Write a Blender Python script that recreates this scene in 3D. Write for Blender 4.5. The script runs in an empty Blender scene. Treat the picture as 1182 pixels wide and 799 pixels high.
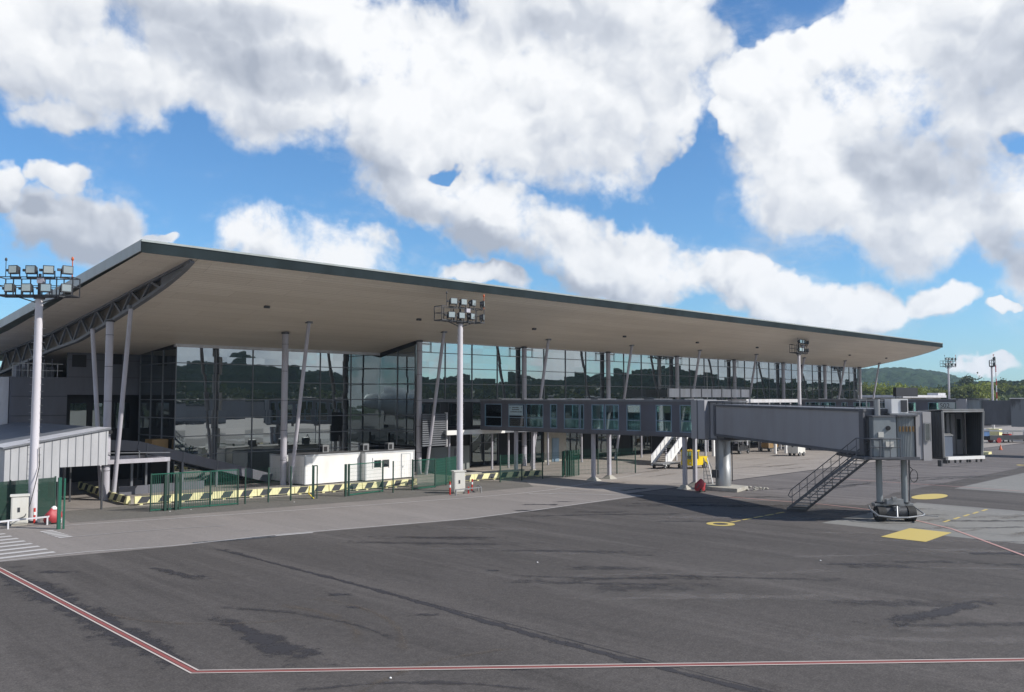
import bpy, math, random
import numpy as np
from mathutils import Vector, Matrix
random.seed(7); rng = np.random.RandomState(11)
scene = bpy.context.scene
COL = scene.collection
PI = math.pi

# ------------------------------------------------------------------ materials
def new_mat(name):
    m = bpy.data.materials.new(name); m.use_nodes = True
    nt = m.node_tree; nt.nodes.clear()
    out = nt.nodes.new('ShaderNodeOutputMaterial')
    return m, nt, out
def N(nt, typ, **kw):
    n = nt.nodes.new(typ)
    for k, v in kw.items(): setattr(n, k, v)
    return n
def L(nt, a, b): nt.links.new(a, b)
def noise(nt, vec, scale, detail=4, rough=.55, dist=0.):
    n = N(nt, 'ShaderNodeTexNoise'); n.inputs['Scale'].default_value = scale
    n.inputs['Detail'].default_value = detail; n.inputs['Roughness'].default_value = rough
    n.inputs['Distortion'].default_value = dist
    L(nt, vec, n.inputs['Vector']); return n.outputs['Fac']
def ramp(nt, fac, stops):
    r = N(nt, 'ShaderNodeValToRGB'); e = r.color_ramp.elements
    while len(e) < len(stops): e.new(.5)
    for i, (p, c) in enumerate(stops):
        e[i].position = p
        e[i].color = (c[0], c[1], c[2], 1) if hasattr(c, '__len__') else (c, c, c, 1)
    L(nt, fac, r.inputs['Fac']); return r.outputs['Color']
def mixc(nt, fac, a, b, mode='MIX'):
    m = N(nt, 'ShaderNodeMix'); m.data_type = 'RGBA'; m.blend_type = mode
    for s, v in ((m.inputs['Factor'], fac), (m.inputs['A'], a), (m.inputs['B'], b)):
        if hasattr(v, 'is_linked'): L(nt, v, s)
        elif isinstance(v, (int, float)): s.default_value = v
        else: s.default_value = (v[0], v[1], v[2], 1)
    return m.outputs['Result']
def pos(nt, scale=(1, 1, 1), rot=(0, 0, 0), kind='obj'):
    if kind == 'world': v = N(nt, 'ShaderNodeNewGeometry').outputs['Position']
    else: v = N(nt, 'ShaderNodeTexCoord').outputs['Object']
    mp = N(nt, 'ShaderNodeMapping'); mp.inputs['Scale'].default_value = scale; mp.inputs['Rotation'].default_value = rot
    L(nt, v, mp.inputs['Vector']); return mp.outputs['Vector']
def bsdf(nt, out, col, rough=.6, metal=0., spec=.5, bump=None, bstr=.2, bdist=.02):
    b = N(nt, 'ShaderNodeBsdfPrincipled')
    if hasattr(col, 'is_linked'): L(nt, col, b.inputs['Base Color'])
    else: b.inputs['Base Color'].default_value = (col[0], col[1], col[2], 1)
    if hasattr(rough, 'is_linked'): L(nt, rough, b.inputs['Roughness'])
    else: b.inputs['Roughness'].default_value = rough
    b.inputs['Metallic'].default_value = metal
    b.inputs['Specular IOR Level'].default_value = spec
    if bump is not None:
        bp = N(nt, 'ShaderNodeBump'); bp.inputs['Strength'].default_value = bstr; bp.inputs['Distance'].default_value = bdist
        L(nt, bump, bp.inputs['Height']); L(nt, bp.outputs['Normal'], b.inputs['Normal'])
    L(nt, b.outputs['BSDF'], out.inputs['Surface']); return b
def paint(name, c, rough=.5, metal=0., dirt=.35, scale=1.2, streak=True, spec=.5):
    """painted or weathered surface: base colour with grime patches and fine mottling"""
    m, nt, out = new_mat(name)
    v = pos(nt, (1, 1, .25 if streak else 1))
    n1 = noise(nt, v, scale, 6, .65); n2 = noise(nt, pos(nt), 14, 3, .6)
    d = tuple(x * (1 - dirt) * k for x, k in zip(c, (1, .96, .9)))
    c1 = mixc(nt, ramp(nt, n1, [(.38, 0), (.72, 1)]), c, d)
    c2 = mixc(nt, ramp(nt, n2, [(.3, .0), (.7, .35)]), c1, tuple(x * .85 for x in c))
    bsdf(nt, out, c2, rough, metal, spec, bump=n2, bstr=.05)
    return m
M = {}
M['white_steel'] = paint('white_steel', (.60, .60, .63), .42, dirt=.28)
M['pole_steel'] = paint('pole_steel', (.62, .60, .64), .4, dirt=.2)
M['column'] = paint('column_paint', (.44, .43, .48), .45, dirt=.25)
M['container'] = paint('container_white', (.80, .80, .79), .45, dirt=.12, scale=.8)
M['container_trim'] = paint('container_trim', (.5, .52, .54), .45)
M['roof_felt'] = paint('roof_felt', (.07, .07, .075), .8, dirt=.4, streak=False)
M['dark_steel'] = paint('dark_steel', (.05, .053, .06), .5)
M['mid_steel'] = paint('mid_steel', (.17, .18, .20), .5, dirt=.3)
M['galv'] = paint('galvanised', (.34, .35, .36), .4, metal=.5, dirt=.3)
M['bridge'] = paint('bridge_panel', (.33, .33, .35), .55, dirt=.18, scale=.6)
M['bridge_edge'] = paint('bridge_edge', (.12, .125, .14), .55)
M['bridge_light'] = paint('bridge_light', (.24, .27, .29), .5, dirt=.3)
M['gallery'] = paint('gallery_frame', (.11, .112, .135), .5, dirt=.2)
M['gallery_panel'] = paint('gallery_panel', (.095, .10, .13), .5, dirt=.2)
M['gallery_blue'] = paint('gallery_blue', (.22, .32, .42), .45)
M['green'] = paint('fence_green', (.010, .105, .068), .45, dirt=.25)
M['green_dark'] = paint('fence_green_dark', (.008, .045, .03), .6, dirt=.3)
M['red_cover'] = paint('red_cover', (.40, .04, .05), .55, dirt=.3, scale=5, streak=False)
M['red'] = paint('red_paint', (.55, .03, .02), .45)
M['orange'] = paint('orange_paint', (.6, .12, .03), .5)
M['yellow_kerb'] = paint('kerb_yellow', (.80, .75, .40), .6, dirt=.25, scale=2, streak=False)
M['black_kerb'] = paint('kerb_black', (.03, .033, .04), .6, dirt=.2)
M['yellow'] = paint('vehicle_yellow', (.75, .55, .01), .4, dirt=.15)
M['rubber'] = paint('rubber', (.02, .02, .02), .75, dirt=.2)
M['concrete_block'] = paint('concrete_block', (.42, .40, .35), .85, dirt=.3, scale=2, streak=False)
M['cabinet'] = paint('cabinet_cream', (.70, .69, .64), .5, dirt=.15)
M['blue_cover'] = paint('blue_cover', (.1, .2, .4), .5)
M['beige'] = paint('beige_box', (.32, .20, .08), .6)
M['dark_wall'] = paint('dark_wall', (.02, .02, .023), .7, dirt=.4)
M['grey_wall'] = paint('grey_wall', (.12, .125, .15), .6, dirt=.2)
M['grey_door'] = paint('grey_door', (.22, .24, .24), .6, dirt=.2)
M['bark'] = paint('bark', (.16, .13, .10), .9)
M['aircraft'] = paint('aircraft_white', (.8, .8, .8), .3, dirt=.05)
M['black'] = paint('black', (.012, .012, .015), .5)
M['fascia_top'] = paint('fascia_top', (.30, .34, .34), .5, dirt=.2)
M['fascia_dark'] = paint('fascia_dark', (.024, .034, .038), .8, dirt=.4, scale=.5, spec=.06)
M['fascia_end'] = paint('fascia_end', (.42, .47, .48), .5, dirt=.25, scale=.5)
M['truss_shadow'] = paint('truss_shade_brown', (.16, .135, .11), .7)  # shade behind the truss lattice, put into the plate colour
M['tyre_red'] = paint('wheel_red', (.4, .03, .03), .5)

def soffit_mat():
    m, nt, out = new_mat('soffit_cladding')
    w = N(nt, 'ShaderNodeTexWave'); w.wave_type = 'BANDS'; w.bands_direction = 'Y'; w.inputs['Scale'].default_value = 1.1
    w.inputs['Distortion'].default_value = 0
    L(nt, pos(nt, kind='world'), w.inputs['Vector'])
    n1 = noise(nt, pos(nt, (.06, .35, .35), kind='world'), 1.0, 6, .65)
    n2 = noise(nt, pos(nt, (.5, .25, .25), kind='world'), 1.0, 5, .7)
    n3 = noise(nt, pos(nt, (1, 1, 1), kind='world'), 9, 2, .7)
    c = mixc(nt, ramp(nt, n1, [(.3, 0), (.7, 1)]), (.84, .765, .655), (.71, .64, .54))
    c = mixc(nt, ramp(nt, n2, [(.60, 0), (.74, .35)]), c, (.86, .78, .66))
    c = mixc(nt, ramp(nt, w.outputs['Fac'], [(.0, .3), (.18, 0)]), c, (.3, .25, .19))
    bk = N(nt, 'ShaderNodeTexBrick'); bk.inputs['Scale'].default_value = 1.; bk.inputs['Brick Width'].default_value = 7.04; bk.inputs['Row Height'].default_value = 1.2; bk.inputs['Mortar Size'].default_value = .018; bk.offset = .5
    bk.inputs['Color1'].default_value = (0, 0, 0, 1); bk.inputs['Color2'].default_value = (.16, .16, .16, 1); bk.inputs['Mortar'].default_value = (.6, .6, .6, 1); L(nt, pos(nt, kind='world'), bk.inputs['Vector'])
    c = mixc(nt, bk.outputs['Color'], c, (.42, .35, .27))
    c = mixc(nt, ramp(nt, n3, [(.35, .18), (.6, 0)]), c, (.45, .37, .27))
    bsdf(nt, out, c, .5, bump=w.outputs['Fac'], bstr=.25, bdist=.03)
    return m
M['soffit'] = soffit_mat()

def mirror_glass(name, tint=(.37, .405, .41), dark=(.012, .014, .016)):
    m, nt, out = new_mat(name)
    g = N(nt, 'ShaderNodeBsdfGlossy'); g.inputs['Roughness'].default_value = .012
    P_ = N(nt, 'ShaderNodeNewGeometry')
    n1 = noise(nt, pos(nt, (.55, .55, .4), kind='world'), 1.0, 2, .5)
    n2 = noise(nt, pos(nt, (1, 1, 1), kind='world'), .25, 2, .5)
    # every pane sits a hair out of plane: a random tilt per pane
    sn = N(nt, 'ShaderNodeVectorMath', operation='SNAP'); L(nt, P_.outputs['Position'], sn.inputs[0]); sn.inputs[1].default_value = (1.76, 3.1, 1.5)
    wn_ = N(nt, 'ShaderNodeTexWhiteNoise'); wn_.noise_dimensions = '3D'; L(nt, sn.outputs[0], wn_.inputs['Vector'])
    sb_ = N(nt, 'ShaderNodeVectorMath', operation='SUBTRACT'); L(nt, wn_.outputs['Color'], sb_.inputs[0]); sb_.inputs[1].default_value = (.5, .5, .5)
    sc_ = N(nt, 'ShaderNodeVectorMath', operation='SCALE'); L(nt, sb_.outputs[0], sc_.inputs[0]); sc_.inputs['Scale'].default_value = .011
    ad_ = N(nt, 'ShaderNodeVectorMath', operation='ADD'); L(nt, P_.outputs['Normal'], ad_.inputs[0]); L(nt, sc_.outputs[0], ad_.inputs[1])
    nm_ = N(nt, 'ShaderNodeVectorMath', operation='NORMALIZE'); L(nt, ad_.outputs[0], nm_.inputs[0])
    bp = N(nt, 'ShaderNodeBump'); bp.inputs['Strength'].default_value = .5; bp.inputs['Distance'].default_value = .006
    L(nt, n1, bp.inputs['Height']); L(nt, nm_.outputs[0], bp.inputs['Normal']); L(nt, bp.outputs['Normal'], g.inputs['Normal'])
    n2 = mixc(nt, .5, n2, wn_.outputs['Value'])
    c = mixc(nt, n2, tuple(t * .85 for t in tint), tuple(t * 1.1 for t in tint))
    L(nt, c, g.inputs['Color'])
    d = N(nt, 'ShaderNodeBsdfDiffuse'); d.inputs['Color'].default_value = (*dark, 1)
    a = N(nt, 'ShaderNodeAddShader'); L(nt, g.outputs[0], a.inputs[0]); L(nt, d.outputs[0], a.inputs[1])
    L(nt, a.outputs[0], out.inputs['Surface']); return m
M['curtain_glass'] = mirror_glass('curtain_glass')
M['low_glass'] = mirror_glass('low_glass', (.20, .23, .23))
def clear_glass(name, tint, refl=.16):
    m, nt, out = new_mat(name)
    t = N(nt, 'ShaderNodeBsdfTransparent'); t.inputs['Color'].default_value = (*tint, 1)
    g = N(nt, 'ShaderNodeBsdfGlossy'); g.inputs['Roughness'].default_value = .02; g.inputs['Color'].default_value = (.8, .85, .85, 1)
    fr = N(nt, 'ShaderNodeFresnel'); fr.inputs['IOR'].default_value = 1.45
    ad = N(nt, 'ShaderNodeMath', operation='ADD'); L(nt, fr.outputs[0], ad.inputs[0]); ad.inputs[1].default_value = refl - .04
    dirt = noise(nt, pos(nt), 3, 3)
    ml = N(nt, 'ShaderNodeMath', operation='MULTIPLY'); L(nt, ad.outputs[0], ml.inputs[0])
    L(nt, ramp(nt, dirt, [(.2, .9), (.8, 1.0)]), ml.inputs[1])
    mx = N(nt, 'ShaderNodeMixShader'); L(nt, ml.outputs[0], mx.inputs[0]); L(nt, t.outputs[0], mx.inputs[1]); L(nt, g.outputs[0], mx.inputs[2])
    L(nt, mx.outputs[0], out.inputs['Surface']); return m
M['window_glass'] = clear_glass('window_glass', (.80, .96, .95), .14)
M['lamp_glass'] = mirror_glass('lamp_glass', (.26, .30, .30), (.16, .18, .18))

def ground_mat(name, base, var, stain, stain_amt=.5, rot=0., fine=.25, rough=.85, streaks=.4):
    m, nt, out = new_mat(name)
    p = pos(nt, kind='world')
    big = noise(nt, p, .09, 6, .6, .6)
    mid = noise(nt, p, .6, 7, .7, .3)
    v = pos(nt, (1.0, .13, 1), (0, 0, rot), 'world')
    st = noise(nt, v, .75, 8, .68, .6)
    v2 = pos(nt, (1.0, .07, 1), (0, 0, rot + .12), 'world')
    st2 = noise(nt, v2, .4, 8, .66, .8)
    g1 = noise(nt, p, 3.5, 8, .85); gr = noise(nt, p, 16, 4, .9)
    c = mixc(nt, ramp(nt, big, [(.3, 0), (.7, 1)]), base, var)
    c = mixc(nt, ramp(nt, st, [(.50, 0), (.72, streaks)]), c, tuple(x * .42 for x in base))
    c = mixc(nt, ramp(nt, st2, [(.50, 0), (.70, streaks * .8)]), c, tuple(min(1, x * 1.75) for x in base))
    c = mixc(nt, ramp(nt, mid, [(.60, 0), (.70, stain_amt)]), c, stain)
    c = mixc(nt, ramp(nt, g1, [(.32, fine * 1.1), (.52, 0)]), c, tuple(x * .5 for x in base))
    c = mixc(nt, ramp(nt, g1, [(.50, 0), (.70, fine * .9)]), c, tuple(min(1, x * 1.6) for x in base))
    c = mixc(nt, ramp(nt, gr, [(.30, fine * 1.6), (.5, 0)]), c, tuple(x * .4 for x in base))
    c = mixc(nt, ramp(nt, gr, [(.52, 0), (.74, fine * 1.5)]), c, tuple(min(1, x * 2.0) for x in base))
    bsdf(nt, out, c, rough, spec=.25, bump=gr, bstr=.3, bdist=.01)
    return m
M['asphalt'] = ground_mat('asphalt_apron', (.090, .080, .073), (.070, .062, .056), (.042, .036, .032), .55, rot=-.50, streaks=.75, fine=.60)
M['asphalt_brown'] = ground_mat('asphalt_brown', (.150, .135, .127), (.118, .105, .10), (.07, .062, .058), .55, rot=1.1, streaks=.75, fine=.35)
M['road_asphalt'] = ground_mat('asphalt_service_road', (.240, .215, .196), (.205, .184, .168), (.12, .11, .105), .3, rot=1.45, streaks=.2)
M['concrete'] = ground_mat('concrete_apron', (.30, .268, .238), (.26, .23, .205), (.15, .13, .12), .35, rot=1.5, streaks=.3)
M['concrete_pad'] = ground_mat('concrete_pad', (.225, .218, .20), (.19, .184, .17), (.10, .10, .10), .35, rot=1.35, streaks=.35)
M['concrete_path'] = ground_mat('concrete_path', (.33, .30, .27), (.27, .25, .22), (.15, .14, .12), .4, rot=.3, streaks=.2)
M['tar'] = ground_mat('tar_patch', (.042, .038, .040), (.055, .05, .052), (.03, .03, .03), .3, streaks=.15, fine=.2)
def tar_soft():
    """sealant and oil stains: solid in the middle, breaking up into specks at the ragged edge"""
    m, nt, out = new_mat('tar_stain'); p = pos(nt, kind='world')
    uv = N(nt, 'ShaderNodeUVMap').outputs['UV']; sp = N(nt, 'ShaderNodeSeparateXYZ'); L(nt, uv, sp.inputs[0])
    def mm(op, a, b=None, c=None):
        n = N(nt, 'ShaderNodeMath', operation=op)
        for q, v in zip(n.inputs, (a, b, c)):
            if v is None: continue
            if hasattr(v, 'is_linked'): L(nt, v, q)
            else: q.default_value = v
        return n.outputs[0]
    edge = mm('SUBTRACT', 1., mm('ABSOLUTE', sp.outputs[1])); ends = mm('MINIMUM', edge, sp.outputs[0])
    a = noise(nt, p, 1.3, 8, .7); b = noise(nt, p, 7, 6, .8)
    f = mm('ADD', ends, mm('MULTIPLY_ADD', a, 2.6, -1.5)); f = mm('ADD', f, mm('MULTIPLY_ADD', b, 1.6, -.8))
    al = ramp(nt, f, [(.12, 0), (.5, .85)])
    d = N(nt, 'ShaderNodeBsdfPrincipled'); d.inputs['Roughness'].default_value = .75; L(nt, mixc(nt, b, (.028, .025, .027), (.05, .045, .046)), d.inputs['Base Color'])
    t = N(nt, 'ShaderNodeBsdfTransparent'); mx = N(nt, 'ShaderNodeMixShader'); L(nt, al, mx.inputs[0]); L(nt, t.outputs[0], mx.inputs[1]); L(nt, d.outputs[0], mx.inputs[2])
    L(nt, mx.outputs[0], out.inputs['Surface']); return m
M['tar_soft'] = tar_soft()
def soft_stain(name, col, amax, thr=.12):
    m = M['tar_soft'].copy(); m.name = name; nt = m.node_tree
    for n in nt.nodes:
        if n.type == 'VALTORGB': n.color_ramp.elements[0].position = thr; n.color_ramp.elements[1].position = thr + .7; n.color_ramp.elements[1].color = (amax, amax, amax, 1)
        if n.type == 'MIX': n.inputs['A'].default_value = (*col, 1); n.inputs['B'].default_value = tuple(c * 1.3 for c in col) + (1,)
    return m
M['streak_dark'] = soft_stain('tyre_streak', (.040, .036, .036), .62); M['streak_light'] = soft_stain('dust_streak', (.19, .17, .155), .40); M['streak_brown'] = soft_stain('brown_streak', (.12, .095, .07), .38)
M['gravel'] = ground_mat('gravel_strip', (.155, .142, .128), (.12, .115, .10), (.08, .08, .06), .6, streaks=.2, fine=.5)
M['grass'] = ground_mat('airfield_grass', (.07, .085, .025), (.055, .07, .02), (.10, .09, .04), .4, streaks=.3, fine=.3)
def marking(name, c, wear=.5, sc=2.2):
    """worn road paint: flakes of the asphalt below show through"""
    m, nt, out = new_mat(name)
    a = noise(nt, pos(nt, kind='world'), sc, 7, .7); b = noise(nt, pos(nt, kind='world'), .5, 5, .6)
    f = N(nt, 'ShaderNodeMath', operation='ADD'); L(nt, a, f.inputs[0]); L(nt, b, f.inputs[1])
    col = mixc(nt, ramp(nt, f.outputs[0], [(1.14 - wear * .3, 0), (1.36 - wear * .25, .8)]), c, (.13, .12, .12))
    bsdf(nt, out, col, .7, spec=.3); return m
M['mark_white'] = marking('marking_white', (.48, .46, .44), .28)
M['mark_white_faint'] = marking('marking_white_faint', (.38, .36, .35), .3)
M['mark_red'] = marking('marking_red', (.27, .085, .075), .35)
M['mark_pink'] = marking('marking_pink', (.46, .27, .24), .1)
M['mark_yellow'] = marking('marking_yellow', (.53, .41, .13), .43, 1.5)
M['mark_cream'] = marking('marking_cream', (.54, .47, .42), .0)

def foliage(name, c1, c2, c3):
    m, nt, out = new_mat(name)
    oi = N(nt, 'ShaderNodeObjectInfo')
    n = noise(nt, pos(nt, kind='world'), .35, 3, .6); n2 = noise(nt, pos(nt, kind='world'), 2.1, 3, .6)
    c = mixc(nt, ramp(nt, n, [(.35, 0), (.65, 1)]), c1, c2)
    c = mixc(nt, ramp(nt, n2, [(.4, 0), (.7, .8)]), c, c3)
    hs = N(nt, 'ShaderNodeHueSaturation'); L(nt, c, hs.inputs['Color'])
    mr = N(nt, 'ShaderNodeMapRange'); mr.inputs['To Min'].default_value = .65; mr.inputs['To Max'].default_value = 1.35
    L(nt, oi.outputs['Random'], mr.inputs['Value']); L(nt, mr.outputs['Result'], hs.inputs['Value'])
    b = N(nt, 'ShaderNodeBsdfPrincipled'); L(nt, hs.outputs['Color'], b.inputs['Base Color']); b.inputs['Roughness'].default_value = .6
    b.inputs['Specular IOR Level'].default_value = .2
    tr = N(nt, 'ShaderNodeBsdfTranslucent'); L(nt, hs.outputs['Color'], tr.inputs['Color'])
    mx = N(nt, 'ShaderNodeMixShader'); mx.inputs[0].default_value = .3
    L(nt, b.outputs[0], mx.inputs[1]); L(nt, tr.outputs[0], mx.inputs[2]); L(nt, mx.outputs[0], out.inputs['Surface'])
    return m
M['leaves'] = foliage('leaves', (.19, .23, .035), (.27, .29, .045), (.10, .13, .028))
M['leaves_dark'] = foliage('leaves_dark', (.07, .10, .028), (.10, .125, .035), (.045, .07, .022))
def forest_mat(k=1., name='hill_forest'):
    m, nt, out = new_mat(name); p = pos(nt, kind='world')
    a = noise(nt, p, .012, 4, .6); b = noise(nt, p, .11, 5, .7); c_ = noise(nt, p, .6, 4, .7)
    c = mixc(nt, ramp(nt, a, [(.35, 0), (.65, 1)]), (.022 * k, .046 * k, .026 * k), (.036 * k, .066 * k, .034 * k)); c = mixc(nt, ramp(nt, b, [(.42, 0), (.62, 1)]), c, (.055 * k, .088 * k, .040 * k)); c = mixc(nt, ramp(nt, c_, [(.4, .7), (.6, 0)]), c, (.014, .026, .012))
    bsdf(nt, out, c, .95, spec=.0, bump=c_, bstr=1.0, bdist=1.2); return m
M['forest'] = forest_mat(); M['forest_backlit'] = forest_mat(.4, 'hill_forest_backlit')  # second one is a darkened copy: backlit look of the mirrored hills as colour
M['leaves_backlit'] = foliage('leaves_backlit', (.03, .045, .014), (.045, .055, .018), (.02, .03, .012))  # leaf colours darkened to look backlit in the mirrored view

# ------------------------------------------------------------------ mesh helper
XF = {}                                         # parent name -> (loc, rotz), to turn world points into local ones
class MB:
    def __init__(s): s.v = []; s.f = []; s.sm = []
    def add(s, vs, fs, smooth=False):
        o = len(s.v); s.v += [tuple(v) for v in vs]
        s.f += [tuple(i + o for i in f) for f in fs]; s.sm += [smooth] * len(fs); return s
    def box(s, x0, x1, y0, y1, z0, z1):
        v = [(x, y, z) for z in (z0, z1) for y in (y0, y1) for x in (x0, x1)]
        return s.add(v, [(0, 2, 3, 1), (4, 5, 7, 6), (0, 1, 5, 4), (2, 6, 7, 3), (0, 4, 6, 2), (1, 3, 7, 5)])
    def prism(s, poly, z0, z1, top=None):
        """poly: list of (x,y) counter-clockwise; z0/z1 number or list per vertex"""
        n = len(poly); top = top or poly
        a = z0 if hasattr(z0, '__len__') else [z0] * n; b = z1 if hasattr(z1, '__len__') else [z1] * n
        v = [(p[0], p[1], a[i]) for i, p in enumerate(poly)] + [(p[0], p[1], b[i]) for i, p in enumerate(top)]
        f = [tuple(range(n - 1, -1, -1)), tuple(range(n, 2 * n))] + [(i, (i + 1) % n, n + (i + 1) % n, n + i) for i in range(n)]
        return s.add(v, f)
    def bar(s, p, q, w=.05, h=None, up=(0, 0, 1)):
        """rectangular bar from p to q, w wide, h high"""
        h = h or w; p = Vector(p); q = Vector(q); d = (q - p).normalized(); u = Vector(up)
        if abs(d.dot(u)) > .98: u = Vector((1, 0, 0))
        a = d.cross(u).normalized(); b = a.cross(d).normalized(); a *= w / 2; b *= h / 2
        v = [p - a - b, p + a - b, p + a + b, p - a + b, q - a - b, q + a - b, q + a + b, q - a + b]
        return s.add(v, [(3, 2, 1, 0), (4, 5, 6, 7), (0, 1, 5, 4), (1, 2, 6, 5), (2, 3, 7, 6), (3, 0, 4, 7)])
    def tube(s, p, q, r, r2=None, n=14, cap=True):
        r2 = r if r2 is None else r2; p = Vector(p); q = Vector(q); d = (q - p).normalized()
        u = Vector((0, 0, 1)) if abs(d.z) < .98 else Vector((1, 0, 0))
        a = d.cross(u).normalized(); b = a.cross(d).normalized()
        v = []
        for c, rr in ((p, r), (q, r2)):
            for i in range(n):
                t = 2 * PI * i / n; v.append(c + a * (rr * math.cos(t)) + b * (rr * math.sin(t)))
        s.add(v, [(i, (i + 1) % n, n + (i + 1) % n, n + i) for i in range(n)], True)
        if cap:
            s.add(v[:n], [tuple(range(n - 1, -1, -1))]); s.add(v[n:], [tuple(range(n))])
        return s
    def path(s, pts, r, n=8):
        for a, b in zip(pts[:-1], pts[1:]): s.tube(a, b, r, n=n)
        return s
    def lathe(s, c, prof, n=20):
        """prof: list of (r,z) about the vertical axis through c"""
        v = []
        for r, z in prof:
            for i in range(n):
                t = 2 * PI * i / n; v.append((c[0] + r * math.cos(t), c[1] + r * math.sin(t), c[2] + z))
        f = [(j * n + i, j * n + (i + 1) % n, (j + 1) * n + (i + 1) % n, (j + 1) * n + i) for j in range(len(prof) - 1) for i in range(n)]
        s.add(v, f, True); k = (len(prof) - 1) * n
        s.add(v[:n], [tuple(range(n - 1, -1, -1))]); s.add(v[k:], [tuple(range(n))]); return s
    def quad(s, a, b, c, d): return s.add([a, b, c, d], [(0, 1, 2, 3)])
    def build(s, name, mat, parent=None, loc=None, mat2=None, sel2=None):
        if parent is not None: l, r = XF[parent.name]
        else: l, r = (loc or (0, 0, 0)), 0
        l = Vector(l); R_ = Matrix.Rotation(-r, 3, 'Z')
        vs = [R_ @ (Vector(v) - l) for v in s.v]
        me = bpy.data.meshes.new(name); me.from_pydata([tuple(v) for v in vs], [], s.f)
        me.materials.append(mat)
        me.polygons.foreach_set('use_smooth', s.sm)
        if mat2:
            me.materials.append(mat2)
            for p in me.polygons:
                if sel2(p): p.material_index = 1
        me.update(); o = bpy.data.objects.new(name, me); COL.objects.link(o)
        if parent is not None: o.parent = parent; XF[o.name] = XF[parent.name]
        else: o.location = l; XF[o.name] = (tuple(l), 0)
        return o
def tag(o, label=None, cat=None, group=None, kind=None):
    if label: o['label'] = label
    if cat: o['category'] = cat
    if group: o['group'] = group
    if kind: o['kind'] = kind
    return o
def thing(name, label, cat, loc=(0, 0, 0), rz=0., group=None):
    o = bpy.data.objects.new(name, None); COL.objects.link(o); o.location = loc; o.rotation_euler = (0, 0, rz)
    o.empty_display_size = .3
    XF[o.name] = (tuple(loc), rz); return tag(o, label, cat, group)
def copy_tree(o, parent=None):
    c = o.copy(); COL.objects.link(c); c.parent = parent
    for ch in [k for k in bpy.data.objects if k.parent == o]: copy_tree(ch, c)
    return c
def structure(name, mb, mat, **k): return tag(mb.build(name, mat, **k), kind='structure')
def dup(o, loc, rz=None, label=None, scale=None):
    c = copy_tree(o); c.location = loc
    if rz is not None: c.rotation_euler = (0, 0, rz)
    if scale: c.scale = scale
    if label: c['label'] = label
    return c
def lerp(a, b, t): return tuple(x + (y - x) * t for x, y in zip(a, b))
FONT = None
def text_mesh(body, size, mat, origin, xdir, parent, name='lettering', align='LEFT', depth=.004):
    """flat lettering as a mesh; xdir = reading direction (horizontal)"""
    cu = bpy.data.curves.new(name, 'FONT'); cu.body = body; cu.size = size; cu.align_x = align; cu.extrude = depth
    t = bpy.data.objects.new(name, cu); COL.objects.link(t)
    dg = bpy.context.evaluated_depsgraph_get(); me = bpy.data.meshes.new_from_object(t.evaluated_get(dg))
    bpy.data.objects.remove(t)
    X = Vector(xdir).normalized(); Zv = Vector((0, 0, 1)); O = Vector(origin)
    mb = MB(); mb.v = [tuple(O + X * v.co.x + Zv * v.co.y + X.cross(Zv) * v.co.z) for v in me.vertices]
    mb.f = [tuple(p.vertices) for p in me.polygons]; mb.sm = [False] * len(mb.f)
    return mb.build(name, mat, parent)

# ================================================================== GROUND
def sheet(name, pts, z, mat):
    mb = MB(); mb.add([(x, y, z) for x, y in pts], [tuple(range(len(pts)))])
    return structure(name, mb, mat)
def strip(pts, w, z, mb=None):
    mb = mb or MB(); P = [Vector((x, y, 0)) for x, y in pts]; l = []
    for i, p in enumerate(P):
        d = ((P[min(i + 1, len(P) - 1)] - P[max(i - 1, 0)])).normalized(); n = Vector((-d.y, d.x, 0)) * w / 2
        l.append((p + n, p - n))
    for (a, b), (c, d) in zip(l[:-1], l[1:]): mb.add([(a.x, a.y, z), (b.x, b.y, z), (d.x, d.y, z), (c.x, c.y, z)], [(0, 1, 2, 3)])
    return mb
sheet('grass_field', [(-900, -900), (2600, -900), (2600, 2200), (-900, 2200)], -.05, M['grass'])
sheet('apron_ground', [(-260, -190), (420, -190), (420, 130), (-260, 130)], 0, M['asphalt'])
# light concrete in front of the terminal (north of the slot drain) and far taxiway
sheet('service_road', [(-60, 42.9), (11.3, 42.05), (18.2, 40.6), (23.4, 40.1), (34.2, 37.5), (51.5, 37.5), (51.5, 58.0), (-60, 58.0)], .004, M['road_asphalt'])
sheet('concrete_apron', [(51.5, 39.2), (420, 39.2), (420, 66), (51.5, 66)], .0045, M['concrete'])
sheet('taxiway', [(-260, -190), (420, -190), (420, -22), (-260, -22)], .004, M['concrete'])
sheet('concrete_pad', [(47.3, -6), (61.0, -6), (61.0, 22.0), (47.3, 22.3)], .004, M['concrete_pad'])
sheet('concrete_pad', [(72.6, -6), (98, -6), (98, 23.6), (72.6, 23.4)], .004, M['concrete_pad'])
sheet('concrete_pad', [(107.1, -6), (120.8, -6), (120.8, 22.0), (107.1, 22.3)], .004, M['concrete_pad'])
sheet('verge', [(17.5, 52.3), (23, 51.2), (31, 50.0), (41.5, 48.2), (50.5, 47.6), (53, 50.8), (51.0, 54.2), (44, 54.8), (33.4, 56.4), (24.5, 58.0), (18.5, 58.0)], .008, M['gravel'])
sheet('pavement', [(23.4, 57.2), (33.4, 55.6), (40.6, 54.3), (51.6, 53.9), (60.5, 52.4), (60.5, 57), (51.5, 62.0), (23.4, 62.0)], .012, M['concrete_path'])
sheet('terminal_yard', [(-60, 58.004), (51.4, 58.004), (51.4, 120), (-60, 120)], .005, M['road_asphalt'])
sheet('asphalt_lane', [(57, 23.9), (66, 25.5), (420, 25.5), (420, 39.1), (52.5, 39.1), (54, 31)], .003, M['asphalt_brown'])
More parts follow.
